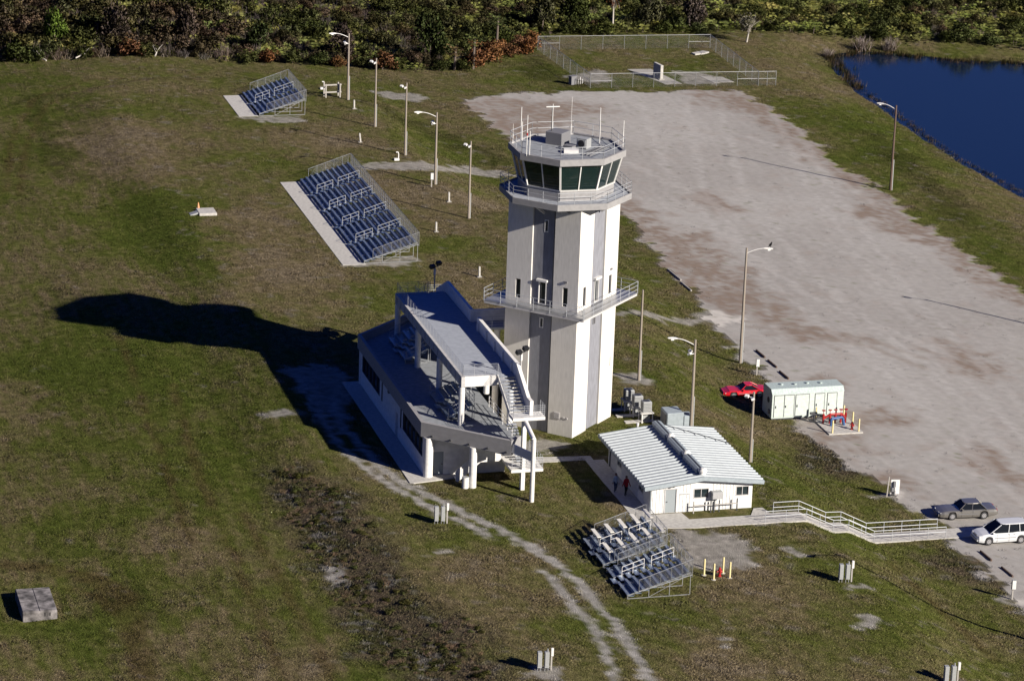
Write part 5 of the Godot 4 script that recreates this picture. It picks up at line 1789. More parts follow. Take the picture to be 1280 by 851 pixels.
func person(label: String, at: Vector3, turn: float, shirt: Color, legs: Color, jacket: bool) -> void:
	# joints of a walking figure, 1.76 m tall, facing +z
	var skin := Color(0.20, 0.12, 0.085)
	var hair := Color(0.012, 0.010, 0.009)
	var shoe := Color(0.30, 0.30, 0.32) if not jacket else Color(0.02, 0.02, 0.02)
	var j := jacket
	var bones := [
		[Vector3(0, 0.98, 0), Vector3(0, 1.38, 0.01), 0.155, 0.175 if j else 0.155, shirt],
		[Vector3(-0.11, 1.38, 0), Vector3(0.11, 1.38, 0), 0.11, 0.11, shirt],
		[Vector3(-0.07, 0.94, 0), Vector3(0.07, 0.94, 0), 0.13, 0.13, legs],
		[Vector3(0, 1.42, 0), Vector3(0, 1.56, 0.02), 0.06, 0.055, skin],
		[Vector3(0, 1.60, 0.03), Vector3(0, 1.66, 0.025), 0.085, 0.095, skin],
		[Vector3(0, 1.61, 0.10), Vector3(0, 1.58, 0.125), 0.018, 0.02, skin],
		[Vector3(0, 1.69, -0.01), Vector3(0, 1.62, -0.03), 0.098, 0.085, hair],
		[Vector3(-0.095, 1.63, 0.02), Vector3(-0.095, 1.61, 0.02), 0.022, 0.02, skin],
		[Vector3(0.095, 1.63, 0.02), Vector3(0.095, 1.61, 0.02), 0.022, 0.02, skin],
		[Vector3(-0.09, 0.92, 0), Vector3(-0.10, 0.50, 0.14), 0.095, 0.062, legs],
		[Vector3(-0.10, 0.50, 0.14), Vector3(-0.10, 0.10, 0.05), 0.062, 0.045, legs],
		[Vector3(-0.10, 0.045, 0.02), Vector3(-0.11, 0.04, 0.20), 0.045, 0.035, shoe],
		[Vector3(0.09, 0.92, 0), Vector3(0.10, 0.50, -0.04), 0.095, 0.062, legs],
		[Vector3(0.10, 0.50, -0.04), Vector3(0.10, 0.10, -0.22), 0.062, 0.045, legs],
		[Vector3(0.10, 0.05, -0.25), Vector3(0.11, 0.035, -0.08), 0.045, 0.035, shoe],
	]
	for s in [-1, 1]:
		var f: float = 0.16 * s
		var el := Vector3((0.29 if j else 0.25) * s, 1.13, -f * 0.5)
		var wr := Vector3((0.31 if j else 0.25) * s, 0.90, f * 0.7 + 0.05)
		bones.append([Vector3(0.17 * s, 1.40, 0), el, 0.068 if j else 0.06, 0.055 if j else 0.045, shirt])
		bones.append([el, wr, 0.055 if j else 0.042, 0.042 if j else 0.032, shirt])
		bones.append([wr, wr + Vector3(0, -0.09, 0.02), 0.035, 0.03, skin])
		for k in 4:
			var b := wr + Vector3(0, -0.09, 0.005 + (k - 1.5) * 0.018)
			bones.append([b, b + Vector3(-0.012 * s, -0.075 + absf(k - 1.4) * 0.012, 0.012), 0.010, 0.009, skin])
		bones.append([wr + Vector3(0, -0.03, 0.03), wr + Vector3(-0.01 * s, -0.085, 0.06), 0.012, 0.010, skin])
	if j: bones.append([Vector3(0, 0.93, 0), Vector3(0, 1.15, 0), 0.19, 0.165, shirt])
	var cs := 0.022
	var lo := Vector3(-0.48, -0.03, -0.42)
	var nx := 44
	var ny := 84
	var nz := 36
	var field := PackedFloat32Array()
	var owner := PackedByteArray()
	field.resize(nx * ny * nz)
	owner.resize(nx * ny * nz)
	field.fill(1.0)
	for bi in bones.size():
		var b: Array = bones[bi]
		var p: Vector3 = b[0]
		var q: Vector3 = b[1]
		var ra: float = b[2]
		var rb: float = b[3]
		var pad := maxf(ra, rb) + 0.06
		var mn := (p.min(q) - Vector3.ONE * pad - lo) / cs
		var mx := (p.max(q) + Vector3.ONE * pad - lo) / cs
		var e := q - p
		var ee := maxf(e.length_squared(), 1e-8)
		for y in range(maxi(0, int(mn.y)), mini(ny, int(mx.y) + 1)):
			for z in range(maxi(0, int(mn.z)), mini(nz, int(mx.z) + 1)):
				for x in range(maxi(0, int(mn.x)), mini(nx, int(mx.x) + 1)):
					var w := lo + Vector3(x, y, z) * cs - p
					var tt := clampf(w.dot(e) / ee, 0.0, 1.0)
					var d := (w - e * tt).length() - lerpf(ra, rb, tt)
					var id := (y * nz + z) * nx + x
					var o := field[id]
					if d < o: owner[id] = bi
					var kk := 0.03 if ra > 0.03 else 0.006
					var h := clampf(0.5 + 0.5 * (o - d) / kk, 0.0, 1.0)
					field[id] = lerpf(o, d, h) - kk * h * (1.0 - h)
	# surface nets
	var vid := {}
	var vs := PackedVector3Array()
	var cols := PackedColorArray()
	var idx := PackedInt32Array()
	var corner := [0, 1, nx, nx + 1, nx * nz, nx * nz + 1, nx * nz + nx, nx * nz + nx + 1]
	var off := [Vector3(0, 0, 0), Vector3(1, 0, 0), Vector3(0, 0, 1), Vector3(1, 0, 1), Vector3(0, 1, 0), Vector3(1, 1, 0), Vector3(0, 1, 1), Vector3(1, 1, 1)]
	var edges := [[0, 1], [2, 3], [4, 5], [6, 7], [0, 2], [1, 3], [4, 6], [5, 7], [0, 4], [1, 5], [2, 6], [3, 7]]
	for y in ny - 1:
		for z in nz - 1:
			for x in nx - 1:
				var id := (y * nz + z) * nx + x
				var s := 0
				for k in 8:
					if field[id + corner[k]] < 0.0: s += 1
				if s == 0 or s == 8: continue
				var sum := Vector3.ZERO
				var n := 0
				for ed in edges:
					var fa := field[id + corner[ed[0]]]
					var fb := field[id + corner[ed[1]]]
					if (fa < 0.0) != (fb < 0.0):
						sum += off[ed[0]].lerp(off[ed[1]], fa / (fa - fb))
						n += 1
				vid[id] = vs.size()
				vs.append(lo + (Vector3(x, y, z) + sum / n) * cs)
				cols.append(bones[owner[id]][4])
	for id in vid:
		var y: int = id / (nx * nz)
		var z: int = (id / nx) % nz
		var x: int = id % nx
		if x < 1 or y < 1 or z < 1: continue
		for q in [[1, nx, nx * nz], [nx, nx * nz, 1], [nx * nz, 1, nx]]:
			var fa := field[id]
			var fb: float = field[id + q[0]]
			if (fa < 0.0) == (fb < 0.0): continue
			var r := [id, id - q[1], id - q[1] - q[2], id - q[2]]
			if not (vid.has(r[1]) and vid.has(r[2]) and vid.has(r[3])): continue
			var a := [vid[r[0]], vid[r[1]], vid[r[2]], vid[r[3]]]
			if fa < 0.0: idx.append_array([a[0], a[2], a[1], a[0], a[3], a[2]])
			else: idx.append_array([a[0], a[1], a[2], a[0], a[2], a[3]])
	var st := SurfaceTool.new()
	st.begin(Mesh.PRIMITIVE_TRIANGLES)
	st.set_smooth_group(0)
	for k in vs.size():
		st.set_color(cols[k])
		st.add_vertex(vs[k])
	for k in idx: st.add_index(k)
	st.generate_normals()
	var am := st.commit()
	am.surface_set_material(0, M.cloth)
	var o := MeshInstance3D.new()
	o.mesh = am
	o.name = numbered("person")
	add_child(o)
	o.position = at
	o.rotation_degrees.y = turn
	o.set_meta("label", label)
	o.set_meta("category", "person")

func site_objects() -> void:
	paving()
	var cm := mat("cloth", 1, 1, 1, 0.9)
	cm.vertex_color_use_as_albedo = true
	var cg := mat("car_glass", 0.008, 0.010, 0.014, 0.05)
	cg.metallic_specular = 0.25
	for q in [["car_silver", 0.22, 0.21, 0.195, 0.6], ["car_white", 0.52, 0.53, 0.545, 0.0], ["car_red", 0.48, 0.012, 0.02, 0.0]]:
		var p := mat(q[0], q[1], q[2], q[3], 0.28, q[4])
		p.clearcoat_enabled = true
		p.clearcoat = 1.0
		p.clearcoat_roughness = 0.04
	mat("alloy", 0.6, 0.6, 0.62, 0.3, 0.8)
	# lamp poles and plain poles
	lamp_pole(7.8, -125.8, 8.7, Vector3(-1.75, 0, -0.1), M.pole_wood, "lamp pole near the small blue bleacher, lamp arm over the grass")
	lamp_pole(8.94, -83.3, 8.6, Vector3(-1.8, 0, -0.3), M.pole_wood, "lamp pole standing beside the white shell path")
	lamp_pole(11.6, 4.35, 8.5, Vector3(-1.6, 0, -0.6), M.pole_wood, "lamp pole rising behind the low white ribbed-roof building")
	lamp_pole(25.1, -20.6, 12.0, Vector3(1.7, 0, 0.5), M.pole_wood, "tallest lamp pole, at the lot edge with a black bird on its lamp", false)
	lamp_pole(65.5, -82.3, 10.5, Vector3(-1.3, 0, -0.9), M.dark_wood, "dark brown lamp pole between the gravel lot and the pond", false)
	lamp_pole(65.3, -21.0, 10.5, Vector3(-1.3, 0, -0.9), M.dark_wood, "dark brown lamp pole on the lot's pond side, its shadow lying on bare gravel", false)
	lamp_pole(25.6, 52.3, 12.2, Vector3(-1.7, 0, 0.4), M.pole_wood, "lamp pole at the lot edge beyond the minivan, its long shadow across the grass", false)
	utility_pole(8.1, -111.3, 8.7, "plain pole with twin floodlights, nearest the sandy strip behind the bleachers", true)
	utility_pole(8.6, -97.1, 8.9, "plain pole with floodlights, between the sandy strip and the shell path", true)
	utility_pole(9.15, -68.3, 8.9, "plain pole with floodlights standing close behind the control tower", true)
	utility_pole(11.0, -9.85, 9.0, "bare pole without lights beside the tower's lit wall", false)
	utility_pole(14.1, 13.7, 6.6, "shorter pole with floodlights behind the corner of the ribbed-roof building", true)
	# the bird on the tallest lamp
	var bd := thing("bird", "black bird perched on the lamp of the tallest pole", "bird", Vector3(27.35, 9.62, -19.95), 30)
	var m := B()
	var rings := []
	for q in [[0.0, 0.10, -0.18, 0.02], [0.06, 0.16, -0.1, 0.075], [0.0, 0.27, -0.02, 0.12], [0.0, 0.40, 0.05, 0.10], [0.0, 0.50, 0.09, 0.06], [0.0, 0.56, 0.11, 0.055], [0.0, 0.61, 0.13, 0.02]]:
		rings.append(m.ring(Vector3(0, q[1], q[2]), Vector3(0, 0.85, 0.5).normalized(), q[3], 10))
	m.loft(rings, true, true, true)
	m.tube(Vector3(0, 0.55, 0.15), Vector3(0, 0.51, 0.24), 0.022, 6, 0.005)
	m.hexa([Vector3(-0.05, 0.16, -0.12), Vector3(0.05, 0.16, -0.12), Vector3(0.07, -0.02, -0.30), Vector3(-0.07, -0.02, -0.30), Vector3(-0.05, 0.19, -0.12), Vector3(0.05, 0.19, -0.12), Vector3(0.07, 0.0, -0.31), Vector3(-0.07, 0.0, -0.31)])
	for s in [-1, 1]: m.tube(Vector3(0.04 * s, 0.2, 0), Vector3(0.04 * s, 0.0, 0.02), 0.018, 5)
	part(m, "body", M.black, bd)
	for s in [-1, 1]:
		m = B()
		m.loft([m.ring(Vector3(0.10 * s, 0.42, 0.02), Vector3(0, -0.85, -0.5).normalized(), 0.03, 6), m.ring(Vector3(0.12 * s, 0.30, -0.06), Vector3(0, -0.85, -0.5).normalized(), 0.045, 6), m.ring(Vector3(0.07 * s, 0.08, -0.2), Vector3(0, -0.85, -0.5).normalized(), 0.01, 6)])
		part(m, "wing", M.black, bd)
	# bleachers
	var aisles := []
	for k in 4: aisles.append([-13.5 + k * 6.85 + 2.75, -13.5 + k * 6.85 + 3.65])
	bleacher("bleacher", "very long blue-grey metal bleacher with four aisles on a concrete pad", -6.5, -69.2, 34.0, 10, aisles, "bleachers on the mound")
	bleacher("bleacher", "short blue-grey metal bleacher with one aisle on a concrete pad, near the wood", -5.2, -124.1, 11.4, 10, [[-0.45, 0.45]], "bleachers on the mound")
	var b1 := bleacher("bleacher", "metal bleacher with open seat rows beside the hydrant and yellow bollards", -6.4, 40.1, 5.8, 9, [[-1.1, 0.1]], "bleachers on the mound")
	var b2 := bleacher("bleacher", "metal bleacher carrying rows of pale desk tops at the path corner", -6.4, 33.4, 5.8, 9, [[-0.5, 0.5]], "bleachers on the mound")
	for k in 5:
		for s in [-1, 1]:
			m = B()
			m.bevel(Vector3(0.75 + k * 1.1, 1.3 + k * 0.36, 1.65 * s), Vector3(0.36, 0.06, 2.0), 0.012)
			var dk := part(m, "desk_top", M.desk, b2)
			m = B()
			for e in [-0.7, 0.7]: m.bar(Vector3(0.75 + k * 1.1, 0.4 + k * 0.36, 1.65 * s + e), Vector3(0.75 + k * 1.1, 1.27 + k * 0.36, 1.65 * s + e), 0.05, 0.05)
			part(m, "desk_leg", M.galvanised, dk)
	# cars
	car("parked_car", "silver-grey four-door saloon parked at the lot edge", Vector3(30.65, -2.48, 23.95), -4.5, 5.35, 1.95, 1.42, M.car_silver, 0)
	car("parked_van", "white minivan parked at the lot edge by the end of the ramp path", Vector3(31.38, -2.48, 30.1), -1.0, 4.95, 1.95, 1.78, M.car_white, 1)
	car("parked_car", "red two-door coupe parked on grass behind the pale green shelter", Vector3(22.2, gy(22.2, -10.8) + 0.02, -10.8), -6.0, 4.5, 1.85, 1.25, M.car_red, 2)
	# electrical boxes
	pedestal(-17.0, 24.2, -8, 0, "grey twin cabinets and white meter post beside the gravel wheel tracks")
	pedestal(-16.7, 55.3, -8, 0, "grey twin cabinets and white meter post in grass past the weedy bank")
	pedestal(12.1, 42.6, -8, 0, "twin utility boxes on posts with a patch of bare sand at their foot")
	pedestal(26.9, 42.8, -8, 1, "single utility box on a post at the lot edge past the white minivan")
	pedestal(26.1, 18.3, -8, 2, "white panel board with dark switch boxes at the lot edge near the saloon")
	pedestal(13.0, 62.6, -8, 0, "twin utility boxes on posts standing alone in the grass below the sandy spots")
	pedestal(25.45, -16.6, -8, 1, "single box on a post by the tallest lamp pole")
	pedestal(8.2, -82.0, -8, 1, "small box on a post at the foot of the lamp pole by the shell path")
	# low marker posts
	for q in [[7.56, -120.9, "near the lamp pole by the small bleacher"], [4.54, -103.8, "leaning in the grass between both blue bleachers"], [8.66, -75.5, "between the shell path and the plain pole by the tower"], [4.16, -63.3, "right behind the long bleacher's wire back"], [4.53, -45.7, "between the long bleacher and the observation building"]]:
		var t := thing("marker_post", "short pale concrete marker post " + q[2], "post", on(q[0], q[1]), 0, "marker posts in the grass")
		m = B()
		m.bevel(Vector3(0, 0.55, 0), Vector3(0.2, 1.2, 0.2), 0.03, Basis(Vector3.BACK, 0.12 if q[1] < -100 and q[1] > -110 else 0.02))
		part(m, "shaft", M.concrete, t)
		m = B()
		m.box(Vector3(0.02, 0.03, 0), Vector3(0.5, 0.08, 0.5))
		part(m, "footing", M.old_concrete, t)
	for q in [[7.25, -94.8, "white bent vent pipe in the grass by the shell path"], [6.04, -132.1, "white bent vent pipe in the grass behind the wooden frame"]]:
		var t := thing("vent_pipe", q[2], "pipe", on(q[0], q[1]))
		m = B()
		m.path([Vector3(0, -0.1, 0), Vector3(0, 0.8, 0), Vector3(-0.12, 1.0, 0), Vector3(-0.3, 0.95, 0)], 0.07, 8)
		part(m, "pipe", M.white_paint, t)
		m = B()
		m.box(Vector3(-0.25, 0.12, 0.1), Vector3(0.6, 0.25, 0.4))
		part(m, "base", M.white_paint, t)
	var fr := thing("wooden_frame", "weathered grey wooden frame like a hitching rail near the small bleacher", "frame", on(6.15, -127.2), 4)
	for x in [-0.95, 0.95]:
		for z in [0.0, -0.9]:
			m = B()
			m.box(Vector3(x, 0.85, z), Vector3(0.16, 1.9, 0.16))
			part(m, "post", M.grey_wood, fr)
	for y in [0.75, 1.7]:
		m = B()
		m.box(Vector3(0, y, 0.09), Vector3(2.2, 0.18, 0.06))
		part(m, "rail", M.grey_wood, fr)
	m = B()
	m.box(Vector3(0.95, 1.1, -0.45), Vector3(0.06, 0.8, 0.7))
	part(m, "panel", M.box_grey, fr)
	# post and rail in front of the office
	var pr := thing("rail_fence", "short dark metal rail on posts in front of the ribbed-roof building's windows", "rail", Vector3(4.9, 0, 25.5))
	for x in [0.0, 1.55, 1.85, 2.3, 3.9]:
		m = B()
		m.box(Vector3(x, 0.5, 0), Vector3(0.09, 1.1 if x < 3 else 1.25, 0.09))
		part(m, "post", M.dark_metal if x > 0 else M.grey_wood, pr)
	for q in [[0.0, 1.55], [1.85, 3.9]]:
		m = B()
		m.box(Vector3((q[0] + q[1]) / 2, 0.72, 0.07), Vector3(q[1] - q[0], 0.08, 0.04))
		part(m, "rail", M.grey_wood, pr)
	# hydrant with its four bollards
	hydrant(Vector3(2.5, 0.0, 39.6), "red hydrant standing between four yellow bollards on the grass")
	for q in [[1.35, 39.1, "bleacher side, nearer the white building"], [1.8, 40.2, "bleacher side, farther from the white building"], [3.0, 39.0, "side away from the bleachers, nearer the white building"], [3.2, 40.1, "side away from the bleachers, farther from the white building"]]:
		bollard(q[0], q[1], 1.4, "yellow bollard at the lone hydrant, " + q[2], "four bollards round the lone hydrant")
	# condensing units beside the tower
	for k in 3:
		var t := thing("condensing_unit", ["grey air-conditioning unit on a stand, nearest the tower's back corner", "grey air-conditioning unit in the middle of the row of three stands", "grey air-conditioning unit on a stand, last of three towards the white roof"][k], "air conditioner", Vector3(7.45 + k * 0.3, 0, -1.7 + k * 1.75), 0, "air-conditioning units by the tower")
		m = B()
		m.bevel(Vector3(0, 1.5, 0), Vector3(0.85, 1.0, 0.85), 0.05)
		var un := part(m, "housing", M.box_grey, t)
		m = B()
		for f in 6:
			m.box(Vector3(0, 1.14 + f * 0.14, 0.43), Vector3(0.7, 0.05, 0.02))
			m.box(Vector3(-0.43, 1.14 + f * 0.14, 0), Vector3(0.02, 0.05, 0.7))
		part(m, "grille", M.dark_grey, un)
		m = B()
		m.tube(Vector3(0, 2.0, 0), Vector3(0, 2.02, 0), 0.34, 16)
		part(m, "fan_guard", M.dark_metal, un)
		m = B()
		for x in [-0.5, 0.5]: m.box(Vector3(x, 0.95, 0), Vector3(0.08, 0.1, 1.2))
		for z in [-0.5, 0.5]: m.box(Vector3(0, 0.92, z), Vector3(1.3, 0.1, 0.08))
		part(m, "stand", M.white_paint, t)
		for x in [-0.5, 0.5]:
			for z in [-0.5, 0.5]:
				m = B()
				m.box(Vector3(x, 0.44, z), Vector3(0.08, 0.9, 0.08))
				part(m, "leg", M.white_paint, t)
		m = B()
		m.box(Vector3(0.0, 0.45, -0.1), Vector3(0.7, 0.7, 0.5))
		part(m, "lower_unit", M.box_grey, t)
		m = B()
		m.bounds(-2.0, 0.8, -0.1, 0.08, -0.25, 0.35)
		part(m, "plinth", M.concrete, t)
	var ab := thing("air_handling_unit", "pale metal air handling box standing behind the ribbed-roof building", "air conditioner", Vector3(10.1, 0, 3.3))
	m = B()
	m.bevel(Vector3(0, 0.75, 0), Vector3(1.6, 1.5, 2.0), 0.05)
	part(m, "housing", M.fascia_blue, ab)
	m = B()
	m.bevel(Vector3(1.25, 0.6, 0.4), Vector3(0.9, 1.2, 1.3), 0.05)
	part(m, "fan_section", M.fascia_blue, ab)
	m = B()
	m.tube(Vector3(1.25, 1.2, 0.4), Vector3(1.25, 1.23, 0.4), 0.3, 14)
	part(m, "fan_guard", M.dark_metal, ab)
	m = B()
	m.box(Vector3(-0.82, 0.8, 0), Vector3(0.03, 1.0, 1.4))
	part(m, "grille", M.dark_grey, ab)
	var vp := thing("roof_vent_post", "short white post at the back eave of the ribbed-roof building", "post", Vector3(4.2, 0, 11.3))
	m = B()
	m.tube(Vector3(0, -0.1, 0), Vector3(0, 3.1, 0), 0.08, 8)
	part(m, "pipe", M.white_paint, vp)
	m = B()
	m.tube(Vector3(0, 3.1, 0), Vector3(0, 3.3, 0), 0.13, 8)
	part(m, "cap", M.white_paint, vp)
	# concrete vault in the field, and the slab with the cone
	var sb := thing("concrete_vault", "raised weathered concrete vault lying alone in the low field", "vault", Vector3(-51.2, gy(-51.2, 28.3), 28.3), 0)
	m = B()
	m.bevel(Vector3(0, 0.3, 0), Vector3(2.75, 0.95, 5.0), 0.05)
	part(m, "vault_body", M.stained, sb)
	for s in [-1, 1]:
		m = B()
		m.box(Vector3(-0.68 * s, 0.785, 0), Vector3(1.3, 0.06, 4.8))
		part(m, "cover_slab", M.stained, sb)
	for x in [0.4, 0.8]:
		m = B()
		m.box(Vector3(x, 0.5, 2.5), Vector3(0.07, 0.3, 0.05))
		part(m, "lifting_slot", M.black, sb)
	var mh := thing("manhole_slab", "low concrete manhole slab with a steel lid in dry grass", "manhole", on(-19.5, -74.6), 0)
	m = B()
	m.bevel(Vector3(0, 0.1, 0), Vector3(2.0, 0.36, 2.4), 0.04)
	part(m, "slab", M.concrete, mh)
	m = B()
	m.box(Vector3(-1.5, 0.1, 0.4), Vector3(0.9, 0.2, 0.9), Basis(Vector3.BACK, 0.3))
	part(m, "loose_lid", M.box_grey, mh)
	var cn := thing("traffic_cone", "faded orange traffic cone standing behind the manhole slab", "cone", on(-20.1, -76.4), 0)
	m = B()
	m.tube(Vector3(0, 0.04, 0), Vector3(0, 0.75, 0), 0.17, 12, 0.04)
	part(m, "cone", M.cone, cn)
	m = B()
	m.box(Vector3(0, 0.02, 0), Vector3(0.42, 0.05, 0.42))
	part(m, "base", M.cone, cn)
	# wheel stops along the lot edge
	var stops := [[28.05, -51.3, 4.2, "on the leaf litter, farther from the dirt track"], [27.95, -46.8, 3.2, "on the leaf litter, nearer the dirt track"], [28.1, -23.0, 2.4, "just behind the tallest lamp pole"], [28.2, -19.7, 2.4, "between the tallest lamp pole and its box"], [28.15, -16.1, 2.4, "nearest the pale green shelter"], [28.6, 33.4, 2.2, "beside the white minivan's front wheel"], [28.9, 37.2, 2.2, "farther along the edge past the white minivan"]]
	for q in stops:
		var t := thing("wheel_stop", "weathered timber wheel stop " + q[3], "wheel stop", on(q[0], q[1]), 2, "wheel stops along the lot edge")
		m = B()
		m.bevel(Vector3(0, 0.05, 0), Vector3(0.17, 0.24, q[2]), 0.03)
		part(m, "beam", M.grey_wood if q[1] < -40 else M.dark_wood, t)
		for z in [-0.35, 0.35]:
			m = B()
			m.tube(Vector3(0, 0.16, z * q[2]), Vector3(0, 0.2, z * q[2]), 0.03, 6)
			part(m, "pin", M.dark_metal, t)
	shelter()
	enclosure()
	person("person in a pale blue shirt and dark trousers walking beside the white building", Vector3(-0.25, 0.06, 19.6), 0, Color(0.30, 0.37, 0.42), Color(0.03, 0.04, 0.08), false)
	person("person in a red jacket and dark trousers walking close to the white building's wall", Vector3(0.45, 0.06, 20.4), 8, Color(0.32, 0.015, 0.018), Color(0.012, 0.012, 0.014), true)

var rng := RandomNumberGenerator.new()

func multi(called: String, mesh: Mesh, xf: Array, cols: PackedColorArray, label: String, category: String, parent: Node3D = null) -> MultiMeshInstance3D:
	var mm := MultiMesh.new()
	mm.transform_format = MultiMesh.TRANSFORM_3D
	mm.use_colors = true
	mm.mesh = mesh
	mm.instance_count = xf.size()
	for k in xf.size():
		mm.set_instance_transform(k, xf[k])
		mm.set_instance_color(k, cols[k])
	var o := MultiMeshInstance3D.new()
	o.multimesh = mm
	o.name = numbered(called)
	add_child(o)
	o.set_meta("kind", "stuff")
	o.set_meta("label", label)
	o.set_meta("category", category)
	return o

func leaf_mat(key: String, backlit := true) -> StandardMaterial3D:
	var m := mat(key, 1, 1, 1, 0.75)
	m.vertex_color_use_as_albedo = true
	m.metallic_specular = 0.1
	m.cull_mode = BaseMaterial3D.CULL_DISABLED
	if backlit:
		m.backlight_enabled = true
		m.backlight = Color(0.25, 0.28, 0.08)
	return m

func blade(mb: MB, a: Vector3, tip: Vector3, w: Vector3, nrm: Vector3) -> void:
	mb.v.append(a - w); mb.v.append(tip); mb.v.append(a + w)
	for k in 3:
		mb.n.append(nrm)
		if mb.colored: mb.c.append(mb.col)

func fan_leaf(mb: MB, base: Vector3, dir: Vector3, size: float) -> void:
	# palmetto fan: stiff blades spreading from the end of a stalk
	var up := Vector3.UP if absf(dir.y) < 0.9 else Vector3.RIGHT
	var sd := dir.cross(up).normalized()
	var nn := sd.cross(dir).normalized()
	var tone := rng.randf_range(0.6, 1.35)
	mb.col = Color(tone, tone, tone * rng.randf_range(0.75, 1.1))
	for k in 7:
		var a := lerpf(-1.15, 1.15, k / 6.0)
		var d := (dir * cos(a) + sd * sin(a)).normalized()
		var tip := base + d * size * (1.0 - 0.12 * absf(a)) + nn * (-0.12 * size)
		blade(mb, base + d * size * 0.15, tip, d.cross(nn).normalized() * size * 0.11, (nn + Vector3.UP * 0.15).normalized())

func palmetto_mesh(sd: int) -> ArrayMesh:
	rng.seed = sd
	var mb := B()
	mb.colored = true
	for k in 64:
		var a := rng.randf() * TAU
		var el := rng.randf_range(0.25, 1.45)
		var d := Vector3(cos(a) * cos(el), sin(el), sin(a) * cos(el))
		var len := rng.randf_range(0.45, 1.05)
		var at := Vector3(rng.randf_range(-0.4, 0.4), 0, rng.randf_range(-0.4, 0.4)) + d * len
		fan_leaf(mb, at, (d + Vector3(rng.randf_range(-0.3, 0.3), rng.randf_range(-0.5, 0.2), rng.randf_range(-0.3, 0.3))).normalized(), rng.randf_range(0.2, 0.36))
	return mb.mesh(M.leaf)

func bush_mesh(sd: int, n: int, leaf: float, flat := 1.0) -> ArrayMesh:
	# a clumped crown in a unit dome: leaf clumps on several uneven lobes
	rng.seed = sd
	var mb := B()
	mb.colored = true
	var lobes := []
	for k in 11:
		var a := rng.randf() * TAU
		var r := rng.randf_range(0.1, 0.75)
		lobes.append([Vector3(cos(a) * r, rng.randf_range(0.25, 0.85) * flat, sin(a) * r), rng.randf_range(0.22, 0.42), rng.randf_range(0.75, 1.2)])
	for k in n:
		var L: Array = lobes[k % lobes.size()]
		var d := Vector3(rng.randfn(), rng.randfn() * 0.9 + 0.25, rng.randfn()).normalized()
		var p: Vector3 = L[0] + d * L[1] * rng.randf_range(0.55, 1.05)
		if p.y < 0.02: p.y = rng.randf_range(0.02, 0.2)
		var w := d.cross(Vector3(rng.randfn(), rng.randfn(), rng.randfn())).normalized()
		var t: float = rng.randf_range(0.65, 1.3) * L[2]
		mb.col = Color(t, t, t * rng.randf_range(0.7, 1.15))
		var o := (d * 0.5 + Vector3(rng.randfn(), rng.randfn(), rng.randfn()) * 0.35).normalized()
		var tip := p + (o + w * 0.4).normalized() * leaf * rng.randf_range(0.7, 1.4)
		var nn := (d + Vector3.UP * 0.3).normalized()
		blade(mb, p, tip, w * leaf * 0.36, nn)
		blade(mb, tip, p, w.cross(o).normalized() * leaf * 0.3, nn)
	return mb.mesh(M.leaf)

func twig_mesh(sd: int, n: int) -> ArrayMesh:
	# bare grey stems fanning up from the ground
	rng.seed = sd
	var mb := B()
	mb.colored = true
	for k in n:
		var a := rng.randf() * TAU
		var lean := rng.randf_range(0.1, 0.75)
		var p := Vector3(rng.randf_range(-0.4, 0.4), 0, rng.randf_range(-0.4, 0.4))
		var d := Vector3(cos(a) * lean, 1, sin(a) * lean).normalized()
		var t := rng.randf_range(0.6, 1.3)
		mb.col = Color(t, t * 0.97, t * 0.95)
		var e := p + d * rng.randf_range(0.5, 1.0)
		var w := d.cross(Vector3(cos(a + 1.0), 0, sin(a + 1.0))).normalized()
		blade(mb, p, e, w * 0.018, (w.cross(d) + Vector3.UP * 0.3).normalized())
		blade(mb, p, e, w.cross(d) * 0.018, (w + Vector3.UP * 0.3).normalized())
		for j in 5:
			var q := p.lerp(e, rng.randf_range(0.35, 0.9))
			var d2 := (d + Vector3(rng.randfn(), rng.randfn() * 0.5, rng.randfn()) * 0.6).normalized()
			blade(mb, q, q + d2 * rng.randf_range(0.15, 0.4), d2.cross(Vector3.UP).normalized() * 0.009, Vector3.UP)
	return mb.mesh(M.leaf)

func scrub_front(x: float) -> float:
	for k in SCRUB.size() - 1:
		if x <= SCRUB[k + 1][0] or k == SCRUB.size() - 2:
			return lerpf(SCRUB[k][1], SCRUB[k + 1][1], clampf((x - SCRUB[k][0]) / (SCRUB[k + 1][0] - SCRUB[k][0]), 0.0, 1.0))
	return SCRUB[0][1]

func tint(c: Color, s: float) -> Color:
	var k := 1.0 + rng.randf_range(-s, s)
	return Color(c.r * k * rng.randf_range(0.9, 1.1), c.g * k, c.b * k * rng.randf_range(0.85, 1.15))

